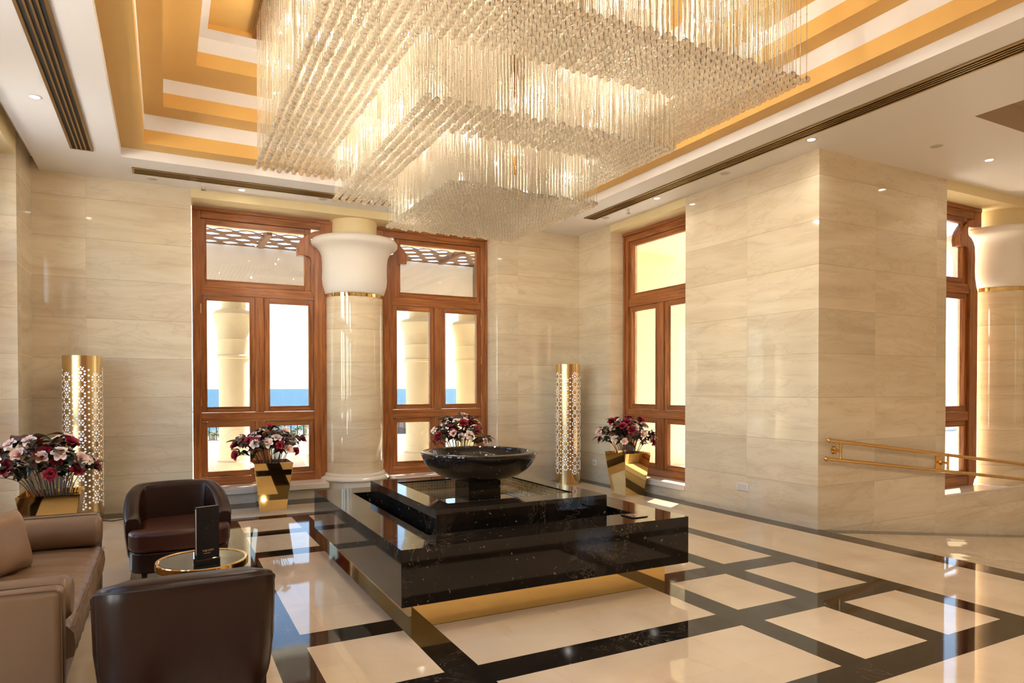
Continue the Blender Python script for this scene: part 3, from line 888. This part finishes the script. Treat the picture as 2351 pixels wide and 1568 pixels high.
cm = MB(); cm.disc((0, 0, 1.77), LR - .013, 48); cme = cm.mesh('cap', M['brush'])
for loc, lab in (((-.795, 8.32, 0), 'tall pierced brass cylinder lamp glowing behind the tan sofa and planter'), ((5.47, 8.33, 0), 'tall pierced brass cylinder lamp glowing in the corner behind the fountain')):
    l_ = empty('floor_lamp', loc, 0, lab, 'lamp', 'pierced brass floor lamps')
    link('tube', tme, l_); link('perforations', pme, l_); link('foot', fme, l_); link('cap', cme, l_)
    if loc[0] < 0:
        m = MB(); m.tube(spline([(.19, -.05, .006), (.26, -.12, .006), (.33, -.10, .006), (.40, -.02, .006), (.36, .10, .006), (.42, .22, .006)], 6), .005, 6)
        m.build('cord', M['dark'], l_, 60)

# ------------------------------------------------------------------ planters and flowers
def planter(loc, label):
    p = empty('planter', loc, 0, label, 'planter', 'square tapered polished brass planters')
    m = MB()
    a0, a1, h = .152, .222, .57
    m.frustum(0, 0, 0, h, a0, a0, a1, a1, 0, None, False)
    m.frustum(0, 0, h - .10, h, a1 - .02, a1 - .02, a1 - .008, a1 - .008, 0, None, False)
    m.add([(sx * a, sy * a, h) for a in (a1, a1 - .008) for sx, sy in ((-1, -1), (1, -1), (1, 1), (-1, 1))], [(k, (k + 1) % 4, 4 + (k + 1) % 4, 4 + k) for k in range(4)])
    m.add([(sx * a0, sy * a0, 0) for sx, sy in ((-1, -1), (1, -1), (1, 1), (-1, 1))], [(3, 2, 1, 0)])
    m.build('pot', M['brass'], p, None, .004, 2)
    m = MB(); m.box(-.205, .205, -.205, .205, h - .10, h - .06); m.build('soil', M['dark'], p)
    return p
def petal_blossom(col_in, col_out, name, npet, open_):
    m_, nt, b, o = newmat(name); k = N(nt)
    t = k.n('ShaderNodeTexCoord'); ln = k.n('ShaderNodeVectorMath', operation='LENGTH'); k.l(t.outputs['Object'], ln.inputs[0])
    k.l(k.ramp(ln.outputs['Value'], [(.015, col_in), (.055, col_out)]), b.inputs['Base Color']); setp(b, None, .5, 0, .3)
    b.inputs['Subsurface Weight'].default_value = 0.0
    mb_ = MB(); r_ = random.Random(sum(map(ord, name)))
    for ring_, (cnt, tilt, L, w) in enumerate(((npet, open_, .062, .026), (npet - 1, open_ * .55, .050, .021), (3, .25, .03, .012))):
        for q in range(cnt):
            a = 2 * PI * (q + .5 * ring_) / cnt + r_.uniform(-.15, .15); tl = tilt + r_.uniform(-.15, .15)
            rows = []
            for i in range(6):
                s = i / 5; row = []
                ww = w * math.sin(PI * min(1, .12 + .80 * s)) ** .7
                ang = tl * (0.55 + .6 * s)
                rr = L * s * math.sin(ang) ; zz = L * s * math.cos(ang)
                if s > .8: zz -= .004 * open_
                for j in range(5):
                    v = -1 + j / 2
                    row.append(Vector((rr - .0 , v * ww, zz + .35 * ww * v * v)))
                rows.append([Matrix.Rotation(a, 3, 'Z') @ p for p in row])
            mb_.grid(rows)
    mb_.recalc = False
    return mb_.mesh(name, m_, 60)
reds = [petal_blossom((.08, .0, .008), (.30, .008, .022), 'red_blossom', 6, 1.15), petal_blossom((.12, .003, .01), (.42, .018, .04), 'crimson_blossom', 6, .8)]
whites = [petal_blossom((.85, .42, .28), (.88, .78, .66), 'pale_blossom', 6, 1.15), petal_blossom((.80, .30, .22), (.90, .70, .58), 'blush_blossom', 6, .8)]
def leaf_mesh(name, c1, c2):
    m_, nt, b, o = newmat(name); k = N(nt)
    g = k.n('ShaderNodeNewGeometry'); k.l(k.mix(g.outputs['Backfacing'], c1, c2), b.inputs['Base Color']); setp(b, None, .3, 0, .5)
    rows = []
    for i in range(8):
        s = i / 7; w = .030 * math.sin(PI * min(1, .05 + .93 * s)) ** .8; row = []
        for j in range(5):
            v = -1 + j / 2
            row.append((v * w, .13 * s, .30 * w * v * v + .03 * math.sin(PI * s) - .05 * s * s))
        rows.append(row)
    mb_ = MB(); mb_.grid(rows); mb_.recalc = False
    return mb_.mesh(name, m_, 60)
leaves = [leaf_mesh('green_leaf', (.012, .028, .014), (.11, .042, .02)), leaf_mesh('brown_leaf', (.085, .032, .016), (.15, .07, .04))]
stem_m = plain('stem_bark', (.085, .05, .035), .6)
def flowers(loc, label, seed, n_=20, spread=.40, hgt=.40, lean=(0, 0)):
    r_ = random.Random(seed)
    fl = empty('flower_arrangement', loc, 0, label, 'flowers', 'magnolia arrangements in brass planters')
    for q in range(n_):
        a = 2.399 * q + r_.uniform(-.3, .3); rr = spread * math.sqrt((q + .5) / n_) * r_.uniform(.85, 1.1)
        tip = Vector((rr * math.cos(a) + lean[0], rr * math.sin(a) * .9 + lean[1], hgt * (1 - .45 * (rr / spread) ** 2) + r_.uniform(-.13, .05)))
        b0 = Vector((.13 * math.cos(a) * (rr / spread) , .13 * math.sin(a) * (rr / spread), -.07))
        mid = b0.lerp(tip, .55) + Vector((0, 0, .05)) - Vector((tip.x, tip.y, 0)) * .12
        path = spline([b0, mid, tip], 5)
        m = MB(); m.tube(path, [.0045 - .002 * i / (len(path) - 1) for i in range(len(path))], 5)
        so = m.build('flower_stem', stem_m, fl, 60)
        d = (path[-1] - path[-3]).normalized()
        qt = Vector((0, 0, 1)).rotation_difference((d + Vector((0, -.25, .1))).normalized())
        me = (reds if (q * 3 + seed) % 7 in (0, 2, 5) else whites)[r_.randrange(2)]
        bl = link('blossom', me, so, tip); bl.rotation_euler = (qt.to_matrix() @ Matrix.Rotation(r_.uniform(0, 6), 3, 'Z')).to_euler()
        s_ = r_.uniform(.9, 1.3); bl.scale = (s_, s_, s_)
        for w in range(5):
            t = path[min(len(path) - 2, 5 + w * 2 - (1 if w == 4 else 0))]
            lf = link('leaf', leaves[0 if r_.random() < .5 else 1], so, t)
            lf.rotation_euler = (r_.uniform(.1, 1.0), r_.uniform(-.5, .5), r_.uniform(0, 2 * PI)); s_ = r_.uniform(.8, 1.25); lf.scale = (s_, s_, s_)
    return fl
PL = [((-.86, 6.62, 0), 'behind the tan sofa', 3, (-.06, -.03)), ((1.14, 8.20, 0), 'below the left sea-view window', 8, (-.05, 0)), ((3.62, 8.20, 0), 'hidden behind the fountain bowl', 11, (0, -.02)), ((5.645, 7.12, 0), 'in the corner below the side window', 5, (-.03, 0))]
for loc, where, seed, lean in PL:
    planter(loc, 'tapered polished brass planter standing ' + where)
    flowers((loc[0], loc[1], .57), 'red and white magnolias in the brass planter ' + where, seed, 36, .40, .44 if seed != 8 else .38, lean)

# ------------------------------------------------------------------ handrail
hr = empty('handrail', (6.0, 4.35, .72), 0, 'double brass handrail sloping down the marble ramp wall', 'handrail')
hs = -.1195
def rp(x, z): return (x, 0, z + x * hs)
for nm, z0, xa in (('upper_rail', .193, .0), ('lower_rail', .003, -.04)):
    m = MB(); m.tube([rp(xa, z0), rp(6.4, z0)], .019, 14); r_ = m.build(nm, M['gold'], hr, 50)
    m = MB(); m.sphere(rp(xa - .01, z0), .027, 16, 10); m.build('end_knob', M['gold'], r_, 60)
for x in (.17, 2.06, 3.95, 5.8):
    zc = .10 + x * hs
    bk = MB(); bk.tube([(x - .0, 0, zc + .09), (x - .0, 0, zc - .09)], .013, 12); bk.tube([(x, 0, zc), (x, .075, zc)], .014, 12)
    b_ = bk.build('bracket', M['gold'], hr, 50)
    rs = MB()
    if x < 1: rs.lathe([(0, 0), (.045, 0), (.045, .008), (.030, .016), (.016, .022), (0, .022)], 24, (0, 0, 0), 0, Matrix.Translation((x, .08, zc)) @ Matrix.Rotation(PI / 2, 4, 'X'))
    else:
        rs.box(x - .11, x + .0, .072, .08, zc - .085, zc + .085); rs.lathe([(0, 0), (.032, 0), (.028, .014), (.016, .022), (0, .022)], 20, (0, 0, 0), 0, Matrix.Translation((x - .0, .074, zc)) @ Matrix.Rotation(PI / 2, 4, 'X'))
    rs.build('rosette', M['gold'], b_, 40)

# ------------------------------------------------------------------ ceiling fittings
def downlight(loc, label, lit=True):
    d = empty('downlight', loc, 0, label, 'downlight', 'recessed ceiling downlights')
    m = MB(); m.lathe([(.034, .0), (.036, -.004), (.048, -.005), (.055, -.001), (.055, 0)], 28); m.build('trim_ring', M['plastic'], d, 50)
    m = MB(); m.disc((0, 0, -.002), .035, 20, 0, True); m.build('lens', M['bulb'], d)
    ld = bpy.data.lights.new('downlight_lamp', 'SPOT'); ld.energy = DL_W; ld.color = (1, .92, .80); ld.spot_size = math.radians(150); ld.spot_blend = .8; ld.shadow_soft_size = .05
    lo = bpy.data.objects.new('downlight_lamp', ld); COL.objects.link(lo); lo.location = (loc[0], loc[1], loc[2] - .02)
DL_W = 4
for (x, y), lab in (((-.944, 6.55), 'small lit ceiling downlight beside the slotted vent over the sofa'), ((.856, 8.496), 'small lit ceiling downlight above the left sea-view window'),
                    ((5.63, 6.52), 'small lit ceiling downlight in front of the side window'), ((5.65, 4.31), 'small lit ceiling downlight by the marble corner'),
                    ((7.856, 3.85), 'small lit ceiling downlight over the ramp')):
    downlight((x, y, H), lab)
DL_W = 70  # unseen downlights added behind the camera to brighten the room
for x in (.3, 2.3, 4.3):
    for y in (-1.2, -2.8, -4.4):
        downlight((x, y, H), 'added unseen ceiling downlight behind the camera for fill light')
for x in (7.2, 9.4, 11.4):
    for y in (-.9, -3.8): downlight((x, y, H), 'added unseen ceiling downlight behind the camera, over the ramp, for fill light')
sp_m = plain('speaker_grille', (.55, .50, .44), .6)
for (x, y), lab in (((-.114, 8.497), 'flat round ceiling speaker by the end of the long back vent'), ((1.823, 8.447), 'flat round ceiling speaker above the white column'),
                    ((5.62, 7.59), 'flat round ceiling speaker by the far end of the right vent'), ((5.665, 5.42), 'flat round ceiling speaker along the right vent, between two downlights'), ((6.925, 3.864), 'flat round grey ceiling speaker over the ramp')):
    s_ = empty('ceiling_speaker', (x, y, H), 0, lab, 'speaker', 'ceiling speakers')
    m = MB(); m.lathe([(0, -.006), (.05, -.006), (.055, -.003), (.055, 0)], 28); m.build('grille', sp_m, s_, 40)
    m = MB(); m.lathe([(.055, -.004), (.066, -.004), (.068, 0), (.055, 0)], 28); m.build('bezel', M['plastic'], s_, 40)
for (x, y), lab in (((.428, 8.499), 'sprinkler head hanging from the ceiling above the left window'), ((5.627, 7.084), 'sprinkler head hanging from the ceiling by the side window')):
    s_ = empty('ceiling_sprinkler', (x, y, H), 0, lab, 'sprinkler', 'ceiling sprinklers')
    m = MB(); m.lathe([(0, 0), (.03, 0), (.03, -.006), (.012, -.010), (.012, -.03), (0, -.03)], 16); m.build('body', M['plastic'], s_, 40)
    m = MB(); m.lathe([(0, -.062), (.028, -.060), (.028, -.058), (0, -.057)], 14); m.tube([(-.012, 0, -.03), (-.015, 0, -.045), (0, 0, -.06)], .002, 5); m.tube([(.012, 0, -.03), (.015, 0, -.045), (0, 0, -.06)], .002, 5); m.build('deflector', M['vent'], s_)
def vent(x0, x1, y0, y1, axis, label):
    cx, cy = (x0 + x1) / 2, (y0 + y1) / 2
    v = empty('air_vent', (cx, cy, H), 0, label, 'vent', 'bronze slot vents in the white ceiling')
    a, b_ = (x1 - x0) / 2, (y1 - y0) / 2
    m = MB(); m.box(-a, a, -b_, b_, -.003, .0); m.build('backing', M['dark'], v)
    m = MB(); t = .022
    m.box(-a, a, -b_, -b_ + t, -.012, -.001); m.box(-a, a, b_ - t, b_, -.012, -.001); m.box(-a, -a + t, -b_ + t, b_ - t, -.012, -.001); m.box(a - t, a, -b_ + t, b_ - t, -.012, -.001)
    m.build('frame', M['vent'], v)
    W_ = (a if axis == 'y' else b_) - t
    m = MB()
    for q in range(1, 4):
        c = -W_ + 2 * W_ * q / 4
        if axis == 'y': m.box(c - .007, c + .007, -b_ + t, b_ - t, -.011, -.002)
        else: m.box(-a + t, a - t, c - .007, c + .007, -.011, -.002)
    m.build('slats', M['vent'], v)
vent(-.83, -.632, 1.5, 7.765, 'y', 'long bronze slot vent above the sofa along the left of the ceiling')
vent(-.305, 4.92, 8.15, 8.355, 'x', 'long bronze slot vent along the back above the windows')
vent(5.345, 5.535, 1.2, 7.73, 'y', 'long bronze slot vent along the right above the marble wall')

# ------------------------------------------------------------------ sockets
sk = empty('wall_socket', (XW, 8.28, .29), 0, 'white power socket low on the marble wall between lamp and planter', 'socket')
m = MB(); m.box(-.010, 0, -.045, .045, -.045, .045); m.build('plate', M['plastic'], sk, None, .004, 2)
m = MB(); m.lathe([(.022, 0), (.022, .003), (0, .003)], 20, (0, 0, 0), 0, Matrix.Translation((-.0085, 0, 0)) @ Matrix.Rotation(-PI / 2, 4, 'Y')); m.build('insert', M['sp'] if 'sp' in M else sp_m, sk)
sk = empty('wall_plate', (XW, 5.393, .308), 0, 'wide white blank plate low on the marble wall near the corner', 'plate')
m = MB(); m.box(-.010, 0, -.085, .085, -.045, .045); m.build('cover', M['plastic'], sk, None, .004, 2)
m = MB(); m.box(-.0125, -.009, -.068, .068, -.032, .032); m.build('insert', plain('plate_insert', (.66, .63, .58), .4), sk, None, .003, 1)

# ------------------------------------------------------------------ outdoors
def ext(name, mb_, mat, smooth=None):
    o = mb_.build(name, mat, None, smooth); o['kind'] = 'structure'; return o
m = MB(); m.box(-14, 6.4, 9.15, 13.2, -.3, -.04); m.box(6.4, 30, 4.95, 13.2, -.3, -.04); m.box(-14, -1.85, -14, 9.15, -.3, -.04); m.box(-14, 30, -16, -9.35, -1.6, -1.4)
ext('terrace', m, paint('terrace_stone', (.86, .80, .70), .7, .05))
m = MB(); m.box(-14, 30, 12.9, 13.2, -.04, .42); m.box(-14, 30, 12.86, 13.24, .42, .47); ext('parapet', m, paint('parapet_white', (.86, .83, .78), .7, .02))
m = MB(); m.box(-14, 5.3, 11.38, 11.82, 3.10, 3.77); ext('beam', m, paint('beam_render', (.90, .86, .77), .8, .02))
m = MB(); m.box(-14, 6.42, 9.2, 10.28, 3.78, 4.05); ext('roof_eave', m, M['extcream'])
# pergola lattice of hexagon openings
pg = empty('pergola', (-3, 10.80, 3.78), 0, 'brown timber pergola lattice outside above the sea-view windows', 'pergola')
m = MB()
hexr = .15; wx = hexr * 1.732 * 1.22; wy = hexr * 1.5 * 1.22
for r_ in range(5):
    y = -.34 + r_ * wy
    for c in range(44):
        x = c * wx + (wx / 2 if r_ % 2 else 0)
        R0, R1 = hexr * 1.24, hexr * .86
        o_ = [(x + R0 * math.sin(PI / 3 * q), y + R0 * math.cos(PI / 3 * q)) for q in range(6)]; i_ = [(x + R1 * math.sin(PI / 3 * q), y + R1 * math.cos(PI / 3 * q)) for q in range(6)]
        vs = [(a, b_, z) for z in (0, .02) for a, b_ in o_] + [(a, b_, z) for z in (0, .02) for a, b_ in i_]
        fs = []
        for q in range(6):
            q2 = (q + 1) % 6
            fs += [(q, q2, 12 + q2, 12 + q), (12 + q, 12 + q2, 18 + q2, 18 + q)]
        m.add(vs, fs)
pw_m = paint('pergola_wood', (.25, .135, .075), .6, .1)
m.build('lattice', pw_m, pg)
for x in (1.3, 4.42, 7.6):
    m = MB(); m.box(x - .04, x + .04, -.55, .5, -.04, .06); m.build('rafter', pw_m, pg)
def ext_col(loc, label, r=.235):
    c = empty('garden_column', loc, 0, label, 'column', 'outdoor columns of the terrace', 'thing')
    k_ = r / .235
    m = MB(); m.lathe([(0, 1.98), (r, 1.98), (r, .3), (r * 1.15, .28), (r * 1.25, .2), (r * 1.25, 0), (0, 0)], 40, (0, 0, -.04)); m.build('shaft', M['extcream'], c, 40)
    m = MB(); m.lathe([(0, 2.75), (.19 * k_, 2.75), (.29 * k_, 2.72), (.33 * k_, 2.66), (.31 * k_, 2.60), (.275 * k_, 2.45), (.255 * k_, 2.27), (.265 * k_, 2.25), (.255 * k_, 2.22), (.25 * k_, 2.0), (.27 * k_, 1.98), (.265 * k_, 1.94), (r, 1.93)], 40); m.build('capital', M['extcream'], c, 40)
    m = MB(); m.lathe([(0, 3.095), (.19 * k_, 3.095), (.19 * k_, 2.74), (0, 2.74)], 32); m.build('neck', M['extcream'], c, 40)
ext_col((1.03, 11.6, 0), 'cream outdoor column seen through the left sea-view window')
ext_col((4.33, 11.6, 0), 'cream outdoor column seen through the left pane of the right sea-view window', .29)
ext_col((5.28, 11.55, 0), 'cream outdoor column against a pier, seen through the right pane of the right sea-view window')
ext_col((-2.3, 11.6, 0), 'cream outdoor column out of sight past the left window')
m = MB(); m.box(5.36, 5.95, 11.2, 11.8, -.04, 4.3); ext('pier', m, M['extcream'])
m = MB(); m.box(6.43, 9.0, 9.55, 9.9, -.04, 4.6); m.box(6.43, 8.66, 4.96, 9.55, 3.95, 4.2); ext('outer_wall', m, M['extcream'])
# railing behind the parapet
rl = empty('railing', (0, 13.45, 0), 0, 'dark metal railing of thin bars beyond the terrace parapet', 'railing')
m = MB(); m.tube([(-8, 0, 1.0), (16, 0, 1.0)], .018, 6); m.tube([(-8, 0, .45), (16, 0, .45)], .015, 6); m.build('rails', M['legdark'], rl)
m = MB()
for q in range(190): x = -8 + q * .125; m.box(x - .008, x + .008, -.008, .008, -.1, 1.0)
bo_ = m.build('bars', M['legdark'], rl); bo_['kind'] = 'stuff'
bw = empty('garden_bowl', (2.42, 10.9, -.04), 0, 'wide white stone bowl planter on the terrace outside the left window', 'planter')
m = MB(); m.lathe([(0, .02), (.2, .02), (.22, .08), (.36, .22), (.44, .38), (.46, .42), (.43, .43), (.40, .38), (0, .34)], 40); m.build('bowl', paint('bowl_white', (.85, .82, .76), .6, .02), bw, 40)
# palms and shrubs beyond the railing
frond_m = plain('palm_frond', (.10, .16, .06), .5); trunk_m = paint('palm_trunk', (.30, .22, .15), .8, .2)
def palm(loc, h_, label, seed):
    r_ = random.Random(seed)
    p = empty('palm_tree', loc, 0, label, 'palm tree', 'palms beyond the terrace')
    m = MB(); m.tube([(0, 0, 0), (.1, 0, h_ * .5), (.05, 0, h_)], [.22, .17, .14], 8); m.build('trunk', trunk_m, p, 60)
    m = MB()
    for q in range(16):
        a = 2 * PI * q / 16 + r_.uniform(-.2, .2); up = r_.uniform(.1, 1.1); L = 1.35
        for i in range(9):
            s0 = i / 9; s1 = s0 + .07
            def P(s, side):
                rr = L * s * math.cos(up * (1 - s)); zz = h_ + L * s * math.sin(up) - .9 * s * s
                w = side * .34 * math.sin(PI * min(1, s + .1))
                return (rr * math.cos(a) - w * math.sin(a), rr * math.sin(a) + w * math.cos(a), zz - abs(w) * .5)
            m.add([P(s0, 0), P(s0 + .10, 1), P(s1, 0), P(s0 + .10, -1)], [(0, 1, 2), (0, 2, 3)])
    m.recalc = False
    m.build('fronds', frond_m, p)
GZ = -3.4
for (px, d, h_, lab, sd) in ((697, 46, 2.95, 'palm tree with fronds rising over the sea in the left window', 1), (648, 34, 2.3, 'palm trunk seen low through the left window, nearest the sash bar', 2), (672, 42, 2.2, 'palm trunk standing second from the left in the lower pane', 3),
                             (700, 30, 2.5, 'short palm at the right of the lower pane', 4), (630, 50, 2.1, 'distant palm beyond the lower pane', 5), (485, 40, 2.2, 'palm beyond the lower left pane', 6)):
    a = YAW + math.atan((px - 1130.0) / F)
    palm((d * math.sin(a), d * math.cos(a), GZ), h_, lab, sd)
bush_m, nt, b, o = newmat('shrub_leaf'); k = N(nt); k.l(k.mix(k.noise(k.coord((1, 1, 1)), 5, 5, .7), (.02, .045, .012), (.16, .22, .08)), b.inputs['Base Color']); setp(b, None, .6)
for q in range(5):
    px = 440 + q * 60; d = 18 + 2.6 * q; a = YAW + math.atan((px - 1130.0) / F)
    r_ = random.Random(q); m = MB()
    for w in range(26):
        c = Vector((r_.gauss(0, .5), r_.gauss(0, .4), r_.uniform(.3, 2.4))); R = r_.uniform(.2, .45)
        m.sphere(c, R, 7, 5, 0, (1, 1, .8))
    bo_ = m.build('shrub', bush_m, None); bo_.location = (d * math.sin(a), d * math.cos(a), GZ)
    tag(bo_, 'green garden shrub beyond the terrace railing', 'shrub', 'shrubs beyond the terrace')
pv = empty('pavilion', (7.9, 23.5, GZ), 0, 'dark domed garden pavilion beyond the right sea-view window', 'pavilion')
m = MB(); m.lathe([(1.5, 0), (1.5, 2.9), (1.62, 2.9), (1.62, 3.05), (1.5, 3.05)], 20); m.build('wall', paint('pavilion_brown', (.16, .10, .08), .7, .4), pv)
m = MB(); m.lathe([(1.6, 3.05), (1.45, 3.45), (1.1, 3.8), (.6, 4.0), (0, 4.08)], 16); m.build('dome', paint('pavilion_dome', (.20, .15, .13), .6, .2), pv)
m = MB(); m.quad((-300, 12, GZ), (300, 12, GZ), (300, 120, -6), (-300, 120, -6)); m.quad((12, -200, GZ), (300, -200, GZ), (300, 12, GZ), (12, 12, GZ)); m.quad((-300, -200, GZ), (12, -200, GZ), (12, 12, GZ), (-300, 12, GZ)); ext('ground', m, paint('garden_paving', (.62, .56, .46), .8, .15))
sea_m, nt, b, o = newmat('sea_water'); k = N(nt); setp(b, (.055, .135, .205), .6, 0, .1)
k.l(k.bump(k.noise(k.coord((1, 3, 1)), .25, 5, .6), .5, .8), b.inputs['Normal'])
m = MB(); m.quad((-6000, 118, -8), (6000, 118, -8), (6000, 7000, -8), (-6000, 7000, -8)); ext('sea', m, sea_m)
# neighbouring wing seen beyond the ramp window
nw = empty('building', (27, 30, GZ), 0, 'pale neighbouring wing with striped storeys outside the ramp window', 'building')
m = MB(); m.box(-8, 8, -4, 4, 0, 14); m.build('wall', M['extcream'], nw)
for z in (2.5, 5.5, 8.5, 11.5):
    m = MB(); m.box(-7, 7, -4.1, -4.0, z, z + 1.3); m.build('window_band', plain('blue_glass', (.12, .17, .24), .1), nw)
    m = MB(); m.box(-7.4, 7.4, -4.8, -4.0, z - .9, z - .2); m.build('balcony', paint('balcony_terracotta', (.5, .24, .12), .7, .05), nw)

# ------------------------------------------------------------------ light
w = bpy.data.worlds.new('world'); S.world = w; w.use_nodes = True
nt = w.node_tree; k = N(nt)
bg = nt.nodes['Background']
sky = nt.nodes.new('ShaderNodeTexSky'); sky.sky_type = 'NISHITA'; sky.sun_disc = False
sky.sun_elevation = math.radians(45.5); sky.sun_rotation = math.atan2(.49, .28); sky.air_density = 1.0; sky.dust_density = 0.5; sky.ozone_density = 1.0
nt.links.new(sky.outputs[0], bg.inputs[0]); bg.inputs[1].default_value = 0.8
sd = bpy.data.lights.new('sun', 'SUN'); sd.energy = 30; sd.color = (1, .93, .82); sd.angle = math.radians(.6)
so = bpy.data.objects.new('sun', sd); COL.objects.link(so)
so.rotation_euler = Vector((-.49, -.28, -.575)).to_track_quat('-Z', 'Y').to_euler()
# lamps of the chandelier plate
for x, y in ((-1.0, -1.3), (1.0, -1.3), (-1.0, 0), (1.0, 0), (-1.0, 1.3), (1.0, 1.3)):
    ld = bpy.data.lights.new('chandelier_lamp', 'SPOT'); ld.energy = 50; ld.color = (1, .92, .80); ld.spot_size = math.radians(140); ld.spot_blend = .6; ld.shadow_soft_size = .05
    lo = bpy.data.objects.new('chandelier_lamp', ld); COL.objects.link(lo); lo.location = (2.30 + x, 4.70 + y, 4.76)
for q in range(70):  # point lights added among the strands to brighten room and crystal
    if True:
        x = -1.3 + 2.6 * (q % 7) / 6; y = -1.5 + 3.0 * (q // 7) / 9; zb = (2.98 if abs(x) < .55 and abs(y) < .65 else 3.34 if abs(x) < .9 and abs(y) < 1.1 else 3.72) + .7 * ((q * 37) % 11) / 10
        ld = bpy.data.lights.new('chandelier_fill', 'POINT'); ld.energy = 3.9; ld.color = (1, .92, .80); ld.shadow_soft_size = .012
        lo = bpy.data.objects.new('chandelier_fill', ld); COL.objects.link(lo); lo.location = (2.30 + x, 4.70 + y, zb)

# ------------------------------------------------------------------ view
S.view_settings.view_transform = 'Standard'; S.view_settings.look = 'None'; S.view_settings.gamma = 1.0; S.view_settings.use_curve_mapping = False
S.view_settings.exposure = 1.28
cy = S.cycles
cy.max_bounces = 9; cy.diffuse_bounces = 5; cy.glossy_bounces = 4; cy.transmission_bounces = 6; cy.transparent_max_bounces = 16
cy.caustics_reflective = False; cy.caustics_refractive = False
cy.sample_clamp_indirect = 6.0
